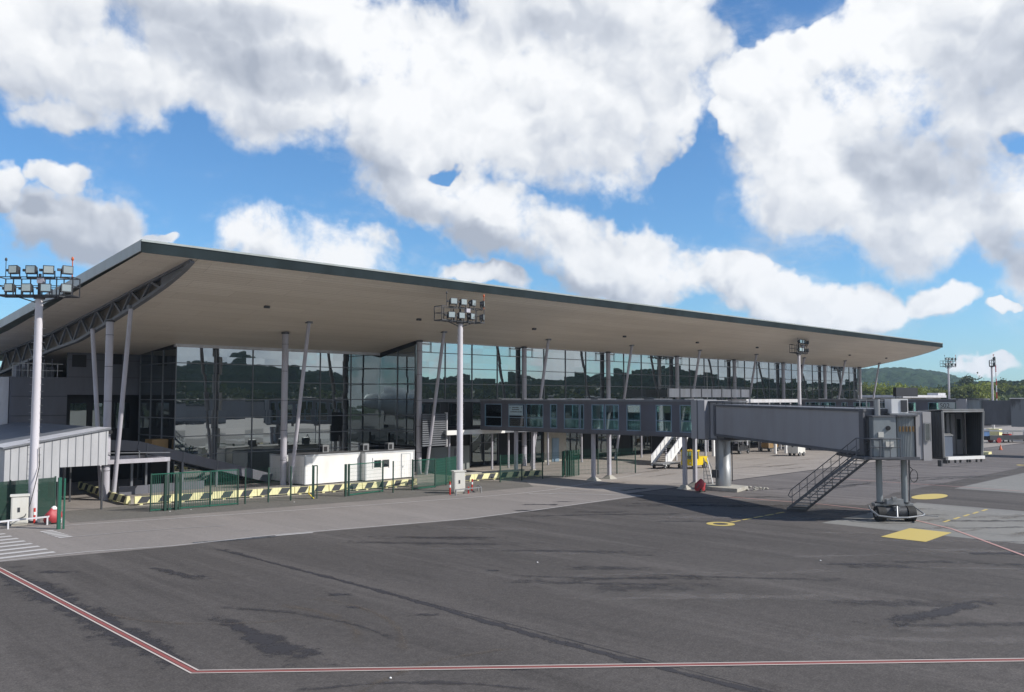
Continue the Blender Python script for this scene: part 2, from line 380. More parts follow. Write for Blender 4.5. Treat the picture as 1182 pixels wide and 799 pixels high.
# slot drain with dark and wet stretches
dr = strip([(51.5, 39.1), (160, 39.1)], .28, .010)
structure('slot_drain', dr, M['tar'])
dr = strip([(19.3, 40.85), (21.2, 40.35), (23.2, 39.9)], .42, .010); structure('drain_grating', dr, M['dark_steel'])
dg = MB()
for i, t in enumerate(np.linspace(.0, 1, 26)):
    x = 19.4 + 3.7 * t; y = 40.82 - .95 * t
    if i % 5 != 3: dg.add([(x, y - .15, .014), (x + .07, y - .15, .014), (x + .07, y + .15, .014), (x, y + .15, .014)], [(0, 1, 2, 3)])
structure('drain_bars', dg, M['mid_steel'])
sheet('drain_cover', [(23.3, 39.95), (25.2, 39.5), (25.2, 39.75), (23.3, 40.2)], .010, M['mark_white'])

# irregular tar edges and repairs
def ragged(pts, w, z, seed, jitter=.5, step=.5):
    r = np.random.RandomState(seed); P = []; w = w * 1.5
    for (a, b) in zip(pts[:-1], pts[1:]):
        d = math.dist(a, b); n = max(2, int(d / step)); P += [lerp(a, b, i / n) for i in range(n)]
    P.append(pts[-1]); n = len(P); k = np.convolve(r.randn(n + 12), np.ones(7) / 7, 'same')[:n]
    ww = np.clip(w / 2 * (1 + jitter * k), .03, None); sh = np.convolve(r.randn(n + 12), np.ones(5) / 5, 'same')[:n] * w * .1 * jitter
    rows = []; dist_ = 0
    for i, p in enumerate(P):
        a = P[max(i - 1, 0)]; b = P[min(i + 1, n - 1)]; dx, dy = b[0] - a[0], b[1] - a[1]; q = math.hypot(dx, dy) or 1
        nx, ny = -dy / q, dx / q; e = min(i, n - 1 - i) / max(1, min(6, n / 2))
        rows.append(((p[0] + nx * (ww[i] + sh[i]), p[1] + ny * (ww[i] + sh[i]), z), (p[0] - nx * (ww[i] - sh[i]), p[1] - ny * (ww[i] - sh[i]), z), min(1., e)))
    V = [v for r_ in rows for v in r_[:2]]; F_ = [(2 * i, 2 * i + 1, 2 * i + 3, 2 * i + 2) for i in range(n - 1)]
    U_ = [(r_[2], s_) for r_ in rows for s_ in (1., -1.)]
    return V, F_, U_
def tar(data, name='tar_patch', mat='tar_soft'):
    V, F_, U_ = data; me = bpy.data.meshes.new(name); me.from_pydata(V, [], F_); uvl = me.uv_layers.new(name='UVMap')
    for lp in me.loops: uvl.data[lp.index].uv = U_[lp.vertex_index]
    me.materials.append(M[mat]); me.update(); o = bpy.data.objects.new(name, me); COL.objects.link(o); return tag(o, kind='structure')
RED = [(10.72, 58.0 - 4), (10.79, 40.14), (10.38, 21.72), (18.4, 14.35), (26.5, 6.9), (44, -9.3)]
tar(ragged([(10.79, 41.0), (10.40, 21.9)], 1.25, .004, 3, .55))
tar(ragged([(10.38, 21.7), (18.4, 14.35), (26.5, 6.95), (33, .9)], .34, .005, 4, .6))
tar(ragged([(19.42, 38.9), (19.40, 26.4), (19.0, 17.75), (19.12, 12.5), (19.2, 6)], .30, .006, 5, .6))
tar(ragged([(19.40, 39.5), (19.40, 6)], .06, .008, 15, .2))
tar(ragged([(13.4, 27.2), (13.3, 24.6), (13.0, 21.2), (12.9, 19.3)], .75, .007, 6, .9))
tar(ragged([(15.2, 37.2), (15.6, 34.2), (15.9, 31.7)], .35, .007, 8, .9))
tar(ragged([(11.6, 38.9), (13.0, 37.0)], .6, .007, 9, .8))
tar(ragged([(34.0, 9.5), (29.5, 10.6), (26.8, 11.4)], .7, .007, 10, .9))
tar(ragged([(52, 41.2), (57, 40.4)], .8, .012, 12, .9))
for i, (x, y, w, l_) in enumerate([(17.6, 26.9, .4, 1.2), (17.0, 24.9, .35, .9), (24.6, 26.0, .3, .9), (27.6, 23.9, .2, .6), (31.4, 24.0, .25, 1.6), (17.9, 22.5, .4, 1.3),
                                  (41.3, 40.4, .6, 3.2), (38.6, 38.6, .5, 3.0), (44, 39.9, .4, 2.2), (50.5, 27.5, .4, 5), (55.5, 29.6, .35, 4), (35.5, 17.0, .35, 3.2), (42.5, 13.5, .4, 3.4), (12.5, 14.6, .3, 1.2)]):
    tar(ragged([(x, y), (x + l_ * .68, y - l_ * .7)], w, .0075 + .0002 * i, 20 + i, .9, .15))

sr = random.Random(21)
for i in range(64):
    x = sr.uniform(25, 56); y = sr.uniform(7, 35.5); ln = sr.uniform(4, 13); wd = sr.uniform(.25, 1.1); an = -.80 + sr.uniform(-.13, .13)
    if x + y < 38 and sr.random() < .6: continue
    c, d = math.cos(an) * ln / 2, math.sin(an) * ln / 2
    tar(ragged([(x - c, y - d), (x, y + sr.uniform(-.3, .3)), (x + c, y + d)], wd, .0052 + .0001 * i / 4, 300 + i, .6, .6), 'asphalt_streak', 'streak_dark' if i % 5 < 3 else 'streak_light')
for i in range(26):
    x = sr.uniform(58, 105); y = sr.uniform(24.5, 37.5); ln = sr.uniform(5, 16); an = sr.uniform(-.5, .1); c, d = math.cos(an) * ln / 2, math.sin(an) * ln / 2
    tar(ragged([(x - c, y - d), (x + c, y + d)], sr.uniform(.3, 1.0), .0075 + .0001 * i / 2, 400 + i, .6, .8), 'asphalt_streak', 'streak_dark' if i % 2 else 'streak_light')
for i in range(16):      # grime on the pads and on the concrete by the terminal
    x = sr.uniform(49, 60); y = sr.uniform(9, 21); tar(ragged([(x - 2.2, y + .6), (x + 2.2, y - .6)], sr.uniform(.3, .9), .0090 + .0002 * i, 500 + i, .7, .5), 'asphalt_streak', 'streak_brown')
    x = sr.uniform(56, 100); y = sr.uniform(40.5, 55); tar(ragged([(x - 4, y), (x + 4, y + sr.uniform(-1, 1))], sr.uniform(.3, 1.2), .0092 + .0002 * i, 520 + i, .7, .5), 'asphalt_streak', 'streak_brown')
def arc(cx, cy, R_, a0, a1, n=14): return [(cx + R_ * math.cos(a0 + (a1 - a0) * i / n), cy + R_ * math.sin(a0 + (a1 - a0) * i / n)) for i in range(n + 1)]
for i, (cx, cy, R_, a0, a1, wd, mt) in enumerate([(10.5, 24.5, 5.6, -.8, .5, .38, 'streak_brown'), (10.5, 24.5, 6.9, -.9, .4, .3, 'streak_brown'), (17.5, 30.5, 6.5, 3.2, 4.4, .28, 'streak_brown'), (6.5, 22, 9.5, -.2, .7, .3, 'streak_dark'),
        (9, 12, 7, .3, 1.3, .3, 'streak_dark'), (15, 12, 6, 1.0, 2.4, .3, 'streak_brown')]):
    tar(ragged(arc(cx, cy, R_, a0, a1), wd, .0100 + .0002 * i, 60 + i, .6, .5), 'tyre_mark', mt)
# painted lines
R1 = [(10.79, 56), (10.79, 40.14), (10.38, 21.72), (18.4, 14.35), (26.5, 6.9), (44, -9.3)]
structure('red_line', strip(R1, .13, .013), M['mark_red'])
def off(pts, d):
    o = []
    for i, p in enumerate(pts):
        a = Vector(pts[max(i - 1, 0)]); b = Vector(pts[min(i + 1, len(pts) - 1)])
        if 0 < i < len(pts) - 1:
            d1 = (Vector(p) - a).normalized(); d2 = (b - Vector(p)).normalized()
            n1 = Vector((-d1.y, d1.x)); n2 = Vector((-d2.y, d2.x)); n = (n1 + n2); n = n / max(.3, n.dot(n1))
        else:
            t = (b - a).normalized(); n = Vector((-t.y, t.x))
        o.append((p[0] + n.x * d, p[1] + n.y * d))
    return o
wl = strip(off(R1, .115), .06, .015); strip(off(R1, -.115), .06, .015, wl)
structure('white_line', wl, M['mark_cream'])
structure('white_line', strip([(11.5, 52.4), (14.2, 52.0), (16.9, 51.5), (22.3, 50.0), (28.8, 48.35), (36, 46.7), (41.5, 45.6), (46, 44.9), (50.2, 45.0), (58, 46.8), (66, 48.4)], .11, .016), M['mark_white'])
structure('white_line', strip([(9.5, 42.6), (11.3, 42.2), (14.8, 42.0), (18.2, 40.75), (23.4, 40.3), (34.2, 37.7), (40, 37.5), (49.2, 37.8), (51.2, 37.45)], .11, .017), M['mark_white'])
structure('white_line', strip([(15.8, 47.0), (18.5, 46.6), (21.0, 46.0), (23.2, 45.2)], .09, .018), M['mark_white_faint'])
structure('white_line', strip([(46.5, 44.3), (49.5, 40.7), (51.3, 37.5)], .14, .019), M['mark_white'])
structure('white_line', strip([(47.5, 43.2), (51.5, 42.6), (56, 42.3)], .12, .0195), M['mark_white_faint'])
zb = MB()
for i in range(9):
    y = 42.75 + i * 1.08; zb.add([(10.6, y, .018), (13.75, y, .018), (13.75, y + .42, .018), (10.6, y + .42, .018)], [(0, 1, 2, 3)])
structure('zebra_crossing', zb, M['mark_white'])
zb = MB()
for i in range(6):
    y = 47.0 + i * .55; zb.add([(15.25, y, .018), (15.9, y, .018), (15.9, y + .36, .018), (15.25, y + .36, .018)], [(0, 1, 2, 3)])
structure('painted_hatching', zb, M['mark_white'])
def gate_marks(dx):
    sheet('yellow_square', [(44.6 + dx, 15.75), (48.6 + dx, 15.85), (48.68 + dx, 18.0), (44.65 + dx, 17.95)], .016, M['mark_yellow'])
    e = MB(); e.add([(65.3 + dx + 2.3 * math.cos(t), 22.7 + .95 * math.sin(t), .016) for t in np.linspace(0, 2 * PI, 32, False)], [tuple(range(32))])
    structure('yellow_disc', e, M['mark_yellow'])
    e = MB()
    for i in range(24):
        a, b = 2 * PI * i / 24, 2 * PI * (i + 1) / 24; c = (42.9 + dx, 26.1)
        e.add([(c[0] + r * math.cos(t), c[1] + r * math.sin(t), .016) for r, t in ((.42, a), (.78, a), (.78, b), (.42, b))], [(0, 1, 2, 3)])
    structure('yellow_ring', e, M['mark_yellow'])
    d = MB()
    for x in np.arange(43.9, 50.4, 1.3): strip([(x + dx, 26.05), (x + dx + .95, 26.0)], .16, .016, d)
    for x in np.arange(52.4, 60.5, 1.7): strip([(x + dx, 17.5), (x + dx + 1.15, 17.55)], .16, .016, d)
    structure('yellow_dashes', d, M['mark_yellow'])
    structure('pink_line', strip([(54.9 + dx, 33.2), (55.5 + dx, 26), (54.9 + dx, 22.6), (52.9 + dx, 20), (50 + dx, 16.3), (43.7 + dx, 11.2), (34 + dx, 4.5)], .16, .020), M['mark_pink'])
    structure('pink_line', strip([(74.1 + dx, 34.2), (74.1 + dx, 22), (73 + dx, 8)], .16, .020), M['mark_pink'])
gate_marks(0); gate_marks(59.8)
# litter on the apron
for i, (x, y, c) in enumerate([(13.6, 17.75, 'container'), (27.4, 25.6, 'container'), (36.3, 17.2, 'container'), (23.6, 53.2, 'container'), (24.9, 53.1, 'container'), (31.6, 52.0, 'container')]):
    mb = MB(); mb.lathe((x, y, 0), [(.01, 0), (.04, .01), (.03, .03), (.01, .04)], 7)
    tag(mb.build('paper_scrap', M[c], loc=(x, y, 0)), ['scrap of white paper on the asphalt just below the long red line', 'tiny white scrap in the middle of the dark apron', 'pale speck of litter on the right half of the dark apron',
        'white scrap of paper at the foot of the barred green gate', 'second white scrap by the foot of the barred green gate', 'scrap of paper near the thin green posts'][i], 'litter', 'litter on the ground')

# ================================================================== TERMINAL
PROF = [(50.0, 15.45), (51.0, 15.02), (52.2, 14.66), (53.8, 14.22), (55.5, 13.85), (57.3, 13.48), (59.5, 13.06), (62.5, 12.5), (65.2, 12.07), (68.9, 11.42), (75, 10.9), (89, 9.3), (104, 8.6)]
TOPP = [(50.0, 16.12), (61.3, 14.9), (76.7, 13.25), (89, 12.1), (104, 11.0)]
ENDP = [(50.0, 15.42), (54, 14.92), (59.5, 14.25), (65, 13.5), (75, 12.3), (89, 11.12), (104, 10.0)]
XL, XR, XT = 20.15, 151.5, 23.3
CX = [23.1 + 14.08 * i for i in range(10)]
CX[9] = 149.3
T = thing('airport_terminal', 'long airport terminal under a sweeping overhanging wing roof, mirrored glass front', 'building', (51, 63, 0))
mb = MB()
for (a, b) in zip(TOPP[:-1], TOPP[1:]): mb.quad((XL, a[0], a[1]), (XR, a[0], a[1]), (XR, b[0], b[1]), (XL, b[0], b[1]))
roof = mb.build('roof', M['fascia_top'], T)
mb = MB(); nseg = 60                                      # curved soffit
for i in range(nseg):
    x0 = XT + (XR - .02 - XT) * i / nseg; x1 = XT + (XR - .02 - XT) * (i + 1) / nseg
    for (a, b) in zip(PROF[:-1], PROF[1:]):
        mb.add([(x0, a[0] + .02, a[1]), (x0, b[0] + .02, b[1]), (x1, b[0] + .02, b[1]), (x1, a[0] + .02, a[1])], [(0, 1, 2, 3)], True)
mb.build('soffit', M['soffit'], T)
mb = MB()
for (a, b) in zip(ENDP[:-1], ENDP[1:]): mb.add([(XL + .05, a[0] + .02, a[1]), (XL + .05, b[0] + .02, b[1]), (XT, b[0] + .02, b[1]), (XT, a[0] + .02, a[1])], [(0, 1, 2, 3)], True)
mb.build('end_soffit', M['soffit'], T)
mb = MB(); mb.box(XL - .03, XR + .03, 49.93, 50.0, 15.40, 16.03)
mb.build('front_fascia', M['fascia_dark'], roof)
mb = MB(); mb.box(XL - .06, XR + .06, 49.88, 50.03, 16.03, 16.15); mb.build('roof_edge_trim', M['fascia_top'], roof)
mb = MB()
for xx in (XL - .04, XR - .03):
    mb = MB()
    Y = sorted(set([p[0] for p in TOPP] + [p[0] for p in ENDP])); ft = lambda y: np.interp(y, *zip(*TOPP)); fb = lambda y: np.interp(y, *zip(*(ENDP if xx < 50 else PROF)))
    Y = sorted(set(Y + [p[0] for p in PROF]))
    for a, b in zip(Y[:-1], Y[1:]):
        t0, t1, b0, b1 = ft(a), ft(b), fb(a) - .03, fb(b) - .03
        if xx < 50: b0, b1 = t0 - .62, t1 - .62
        v = [(xx, a, b0), (xx, b, b1), (xx, b, t1 + .03), (xx, a, t0 + .03)]; w = [(x + .07, y, z) for x, y, z in v]
        mb.add(v + w, [(3, 2, 1, 0), (4, 5, 6, 7), (0, 1, 5, 4), (2, 3, 7, 6)])
    mb.build('end_fascia', M['fascia_end'], roof)

# filler between fascia foot and end soffit
# truss on axis 0 : bottom chord on PROF, top chord on ENDP
fP = lambda y: float(np.interp(y, *zip(*PROF))); fE = lambda y: float(np.interp(y, *zip(*ENDP))) - .08
tr = MB(); x = XT
ys = list(np.linspace(50.3, 104, 60))
for a, b in zip(ys[:-1], ys[1:]):
    tr.bar((x, a, fP(a) - .05), (x, b, fP(b) - .05), .32, .2)
    tr.bar((x, a, fE(a)), (x, b, fE(b)), .25, .16)
# solid gusset towards the tip
yg = list(np.linspace(50.2, 54.6, 12))
for a, b in zip(yg[:-1], yg[1:]):
    tr.add([(x - .03, a, fP(a)), (x - .03, b, fP(b)), (x - .03, b, fE(b)), (x - .03, a, fE(a))], [(0, 1, 2, 3)])
yk = 54.6; up = True
while yk < 100:
    nx = yk + 1.55
    p = (x, yk, fP(yk) if up else fE(yk)); q = (x, nx, fE(nx) if up else fP(nx)); tr.bar(p, q, .16, .16, up=(1, 0, 0)); up = not up; yk = nx
tr.build('roof_truss', M['mid_steel'], T)
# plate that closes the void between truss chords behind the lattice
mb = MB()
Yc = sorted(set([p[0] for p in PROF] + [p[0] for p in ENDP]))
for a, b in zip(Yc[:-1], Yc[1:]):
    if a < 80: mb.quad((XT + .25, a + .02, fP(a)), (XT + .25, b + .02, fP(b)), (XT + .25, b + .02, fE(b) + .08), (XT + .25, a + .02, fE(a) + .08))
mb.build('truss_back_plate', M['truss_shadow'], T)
# columns and raking struts
def column(x, y=62.9, r=.27, back=False, ztop=None):
    zt = ztop or fP(y) - .02
    c = MB(); c.tube((x, y, 0), (x, y, zt), r, n=24); co = c.build('column', M['column'], T)
    for z in (2.0, 4.4, 6.8, 9.2, 11.4):
        j = MB(); j.tube((x, y, z), (x, y, z + .035), r + .012, n=24); j.build('joint_ring', M['dark_steel'], co)
    bx = MB(); bx.tube((x, y, zt - .16), (x, y, zt - .03), r + .06, n=24); bx.build('column_cap', M['dark_steel'], co)
    s = MB(); yb, yt = y - .75, y - 3.35
    s.tube((x + .25, yb, 0), (x + .1, yt, fP(yt) - .03), .15, .15, n=16)
    so = s.build('strut', M['column'], T)
    pl = MB(); pl.box(x - .12, x + .32, yt - .2, yt + .2, fP(yt) - .12, fP(yt) + .12); pl.build('strut_plate', M['mid_steel'], so)
    if back:
        s = MB(); s.tube((x - .1, y + .35, 0.0), (x - .1, y + 3.0, fP(y + 3.0) - .03), .15, n=16); s.build('strut', M['column'], T)
for i, cx_ in enumerate(CX): column(cx_, back=(i == 0), y=62.9 if i else 62.4, r=.255)
# mirrored curtain walls ------------------------------------------------
def glaze_x(x0, x1, y, z0, z1, zs, xs, frame=True):
    """glass sheet in a plane of constant y, one pane part, one frame part"""
    mb = MB(); mb.box(x0, x1, y, y + .05, z0, z1); mb.build('glazing', M['curtain_glass'], T)
    fr = MB()
    for z in zs: fr.box(x0, x1, y - .055, y - .002, z - .035, z + .035)
    for xx in xs: fr.box(xx - .035, xx + .035, y - .075, y - .002, z0, z1)
    fr.build('window_frame', M['mid_steel'], T)
def glaze_y(x, y0, y1, z0, z1, zs, ys_):
    mb = MB(); mb.box(x, x + .05, y0, y1, z0, z1); mb.build('glazing', M['curtain_glass'], T)
    fr = MB()
    for z in zs: fr.box(x - .055, x - .002, y0, y1, z - .035, z + .035)
    for yy in ys_: fr.box(x - .075, x - .002, yy - .035, yy + .035, z0, z1)
    fr.build('window_frame', M['mid_steel'], T)
YR, YM, XLW, XRW = 68.9, 63.35, 30.75, 51.2
ZR = [2.4, 3.9, 5.4, 6.9, 8.4, 9.9]
glaze_x(XLW, XRW, YR, 0.0, 11.2, ZR, [XLW + .03, 34.2, 37.6, 41.0, 44.4, 47.8])
glaze_y(XRW, YM, YR - .02, 2.6, 12.05, ZR + [11.3], [YM + .06, 66.1])
glaze_y(XLW, YR + .05, 75.9, 0.0, 11.0, ZR, [71.2, 73.5, 75.8])
ZM = [6.9, 8.4, 9.9, 11.35]
xb = [XRW + .1] + CX[3:]
for a, b in zip(xb[:-1], xb[1:]):
    st = (b - a) / 4
    glaze_x(a, b - .02, YM, 6.8, 12.32, ZM, [a + st * k for k in (1, 2, 3)])
    f = MB()
    for xx in (a + 1.7, b - 1.7): f.box(xx - .04, xx + .04, YM - .09, YM - .076, 11.35, 12.32)
    for xa, xc in ((a + .3, a + 1.7), (b - 1.7, b - .3)): f.box(xa, xc, YM - .09, YM - .076, 11.32, 11.42); f.box(xa, xc, YM - .09, YM - .076, 12.1, 12.2)
    f.build('vent_window_frame', M['galv'], T)
# head strips above the glass
mb = MB(); mb.box(XLW - .1, XRW, YR - .12, YR + .2, 11.2, 11.6); mb.box(XRW - .03, XR - 2, YM - .12, YM + .2, 12.32, 12.62)
mb.build('glazing_head', M['white_steel'], T)
mb = MB(); mb.prism([(XRW - .1, YM), (XRW + .2, YM), (XRW + .2, YR), (XRW - .1, YR)], [12.05, 12.05, 11.0, 11.0], [12.7, 12.7, 11.6, 11.6]); mb.build('return_head', M['dark_wall'], T)
mb = MB(); mb.box(XLW - .06, XLW + .08, YR + .12, 76, 11.0, 11.45); mb.build('side_head', M['dark_wall'], T)
# lower band of windows z 4..6.8
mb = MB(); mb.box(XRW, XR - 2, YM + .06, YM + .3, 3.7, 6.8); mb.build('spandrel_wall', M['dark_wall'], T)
k = 0; xx = XRW + .6
while xx < 148:
    w = 2.35 if k % 2 == 0 else 2.0
    mb = MB(); mb.box(xx, xx + w, YM + .01, YM + .05, 4.35, 6.5); wn = mb.build('window', M['low_glass'], T)
    f = MB()
    f.box(xx - .06, xx + w + .06, YM - .03, YM + .008, 5.28, 5.36); f.box(xx - .07, xx, YM - .03, YM + .055, 4.3, 6.55); f.box(xx + w, xx + w + .07, YM - .03, YM + .055, 4.3, 6.55)
    f.box(xx - .07, xx + w + .07, YM - .03, YM + .055, 4.24, 4.3); f.box(xx - .07, xx + w + .07, YM - .03, YM + .055, 6.55, 6.62)
    f.build('window_frame', M['dark_steel'], wn); xx += w + 1.15; k += 1
mb = MB(); mb.box(XRW, XR - 2, YM - .16, YM + .01, 6.66, 6.82); mb.build('sill_band', M['mid_steel'], T)
# gallery deck over the ground floor, white front beam, posts
mb = MB(); mb.box(53.0, XR - 2, 61.1, 66.5, 3.66, 3.98); mb.build('first_floor_slab', M['mid_steel'], T)
mb = MB(); mb.box(53.0, 60.6, 60.96, 61.1, 3.60, 4.02); mb.build('slab_edge_beam', M['container'], T)
mb = MB(); mb.box(60.65, XR - 2, 60.98, 61.1, 3.62, 4.0); mb.build('slab_edge_beam', M['mid_steel'], T)
for x_ in [54.2, 59.8, 62.1, 68.0, 73.5, 84.5, 89.5, 99.0, 104, 113, 127, 141]:
    mb = MB(); mb.tube((x_, 62.0, 0), (x_, 62.0, 3.66), .11, n=14); mb.build('post', M['column'], T)
# ground floor: glass bays and dark wall
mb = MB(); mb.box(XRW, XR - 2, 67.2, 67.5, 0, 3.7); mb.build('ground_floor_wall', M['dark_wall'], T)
xx = 61.5
while xx < 146:
    mb = MB(); mb.box(xx, xx + 4.0, 67.08, 67.15, .35, 3.3); wn = mb.build('window', M['low_glass'], T)
    f = MB()
    for q in (xx - .05, xx + 1.95, xx + 4.0): f.box(q, q + .08, 66.98, 67.07, 0, 3.5)
    f.box(xx, xx + 4, 66.99, 67.06, 2.3, 2.38); f.build('window_frame', M['mid_steel'], wn); xx += 7.0
# blue service door and grey partition with door
mb = MB(); mb.box(53.3, 55.7, 64.0, 64.15, 0, 2.3); mb.box(56.0, 58.9, 64.3, 64.45, 0, 2.3); mb.build('partition_wall', M['grey_door'], T)
mb = MB(); mb.box(56.9, 57.8, 64.26, 64.3, .02, 2.1); d = mb.build('door', M['grey_wall'], T)
mb = MB(); mb.tube((57.65, 64.2, 1.0), (57.65, 64.26, 1.0), .05, n=8); mb.build('handle', M['galv'], d)
mb = MB(); mb.box(71.6, 72.7, 64.6, 64.7, 0, 2.6); d = mb.build('door', M['gallery_blue'], T)
mb = MB(); mb.box(70.4, 74.0, 64.7, 64.8, 0, 3.6); mb.build('door_wall', M['concrete_block'], T)
# louvred screen beside column 2
mb = MB(); mb.box(50.5, 53.35, 61.55, 61.65, 2.6, 5.6); sc = mb.build('louvre_screen', M['dark_steel'], T)
mb = MB()
for i in range(15): mb.bar((50.5, 61.49, 2.7 + i * .2), (53.35, 61.49, 2.7 + i * .2), .09, .11)
mb.build('slats', M['mid_steel'], sc)
mb = MB(); mb.box(53.36, 53.46, 61.4, 61.7, 2.5, 5.7); mb.build('screen_edge', M['white_steel'], sc)
# left wing : grey panel wall, dark recess, lower block
mb = MB(); mb.box(24.9, XLW, 76.0, 76.3, 7.3, 11.6); pw = mb.build('panel_wall', M['grey_wall'], T)
mb = MB()
for z in (8.75, 10.2): mb.box(24.9, XLW, 75.97, 75.995, z, z + .04)
for x_ in (27.9,): mb.box(x_, x_ + .04, 75.97, 75.995, 7.3, 11.5)
mb.build('panel_joint', M['dark_steel'], pw)
mb = MB(); mb.box(25.2, 26.3, 75.95, 75.99, 9.6, 10.6); mb.box(28.4, 29.2, 75.95, 75.99, 9.9, 10.9); mb.build('vent_opening', M['dark_wall'], pw)
mb = MB(); mb.box(24.9, XLW, 77.4, 77.6, 0, 7.3); mb.build('recess_wall', M['dark_wall'], T)
for x_ in (25.6, 27.4, 29.2):
    mb = MB(); mb.box(x_, x_ + 1.3, 77.33, 77.39, 4.4, 6.6); mb.build('window', M['low_glass'], T)
mb = MB(); mb.box(20.75, 24.9, 76.0, 90, 0, 8.72); bl = mb.build('stair_block', M['grey_wall'], T)
mb = MB()
for z in (5.6, 7.15): mb.box(20.76, 24.88, 75.96, 75.99, z, z + .05)
mb.build('panel_joint', M['dark_steel'], bl)
mb = MB(); mb.box(10, 20.7, 76.4, 90, 0, 8.7); mb.build('annex_wall', M['white_steel'], T)
mb = MB(); mb.box(24.95, XR - 2.2, 78, 110, 0, 8.4); mb.build('building_core', M['dark_wall'], T)
mb = MB(); mb.box(XR - 2.3, XR - 2.0, YM, 110, 0, 12.2); mb.build('end_wall', M['grey_wall'], T)
# plant on top of the stair block
mb = MB()
for x_ in (20.9, 22.0, 23.1, 24.2): mb.bar((x_, 76.3, 8.7), (x_, 76.3, 9.8), .06)
mb.bar((20.9, 76.3, 9.8), (24.6, 76.3, 9.8), .06); mb.bar((20.9, 76.3, 9.25), (24.6, 76.3, 9.25), .05)
mb.build('roof_railing', M['galv'], bl)
mb = MB()
for i in range(5): mb.box(21.4 + i * .62, 21.75 + i * .62, 77.2, 78, 8.72, 9.6 + .35 * (i % 2)); mb.tube((21.6 + i * .6, 77.0, 8.7), (21.6 + i * .6, 77.0, 10.2), .05, n=8)
mb.build('rooftop_plant', M['grey_wall'], bl)
# downlights in the soffit
for i, x_ in enumerate([24.8 + 14.08 * k_ + 7 for k_ in range(9)]):
    y_ = 56.4; mb = MB(); mb.box(x_ - .2, x_ + .2, y_ - .1, y_ + .1, fP(y_) - .16, fP(y_) + .02); mb.build('downlight', M['dark_steel'], T)

# ================================================================== FIXED CORRIDORS (x=57.3..60.3) and far copy
def corridor(dx, label, sign):
    C_ = thing('boarding_corridor', label, 'corridor', (58.8 + dx, 49, 0), group='raised boarding corridors')
    A, B = 57.3 + dx, 60.3 + dx; y0, y1 = 36.95, 61.0
    mb = MB(); mb.box(A - .03, B + .03, y0, y1, 6.5, 6.74); mb.build('roof_beam', M['gallery'], C_)
    mb = MB(); mb.box(A - .12, B + .12, y0, y1, 6.74, 6.92)
    for y in np.arange(38, 61, 2.9): mb.box(A + .2, B - .2, y, y + .1, 6.92, 6.97)
    mb.build('roof', M['mid_steel'], C_)
    mb = MB(); mb.box(A, B, y0, y1, 3.99, 4.28); mb.box(A - .06, A + .02, y0, y1, 4.1, 4.36); mb.box(B - .02, B + .06, y0, y1, 4.1, 4.36)
    mb.build('floor_beam', M['gallery'], C_)
    W = [(36.98, 38.35), (39.1, 40.6), (42.08, 43.5), (44.3, 45.75), (45.85, 47.2), (48.05, 48.5), (48.58, 50.33), (51.14, 51.96), (52.8, 54.96), (55.1, 57.2), (58.1, 60.4)]
    for side, X in ((-1, A), (1, B)):
        x0, x1 = (X, X + .08) if side < 0 else (X - .08, X)
        e = y0
        for j, (a, b) in enumerate(W + [(y1, y1)]):
            if a - e > .02:
                mb = MB(); mb.box(x0, x1, e, a, 4.36, 6.5); mb.build('wall_panel', M['gallery_panel'], C_)
            e = b
        for j, (a, b) in enumerate(W):
            mb = MB(); xm = (x0 + x1) / 2; mb.box(xm - .01, xm + .01, a + .05, b - .05, 4.42, 6.44); wn = mb.build('window', M['window_glass'], C_)
            f = MB()
            f.box(x0 - .012, x1 + .012, a, a + .06, 4.36, 6.5); f.box(x0 - .012, x1 + .012, b - .06, b, 4.36, 6.5)
            f.box(x0 - .01, x1 + .01, a + .06, b - .06, 4.36, 4.43); f.box(x0 - .01, x1 + .01, a + .06, b - .06, 6.43, 6.5); f.box(x0 - .01, x1 + .01, a + .06, b - .06, 5.2, 5.26)
            f.build('window_frame', M['gallery_blue'], wn)
    # white rail and slats stand in for the sunlit floor seen inside; floor
    mb = MB(); mb.box(A + .15, B - .15, y0, y1, 4.281, 4.30); mb.build('floor', M['container'], C_)
    mb = MB()
    for X in (A + .35, B - .35):
        mb.bar((X, y0, 5.15), (X, y1, 5.15), .06)
        for y in np.arange(37.2, 61, .16): mb.bar((X, y, 4.3), (X, y, 5.1), .06, .02)
    mb.build('sunlit_slats', M['container'], C_)
    # legs
    for (lx, ly, sp) in ((57.75, 47.4, .5), (60.15, 47.6, .5), (57.55, 38.1, .5), (60.2, 38.9, .5), (57.7, 56.6, .4), (60.0, 56.6, .4)):
        mb = MB(); mb.bar((lx + dx, ly, .1), (lx + dx, ly, 4.0), .27, .27); lg = mb.build('leg', M['column'], C_)
        mb = MB(); mb.prism([(lx + dx - sp, ly - sp), (lx + dx + sp, ly - sp), (lx + dx + sp, ly + sp), (lx + dx - sp, ly + sp)], 0, .32,
                            [(lx + dx - .16, ly - .16), (lx + dx + .16, ly - .16), (lx + dx + .16, ly + .16), (lx + dx - .16, ly + .16)]); mb.build('leg_base', M['concrete_block'], lg)
    return C_
c1 = corridor(0, 'glazed grey boarding corridor on posts joining the terminal to the nearest jet bridge', 1)
c2 = corridor(59.8, 'farther glazed boarding corridor, seen behind the nearest jet bridge cab', 2)
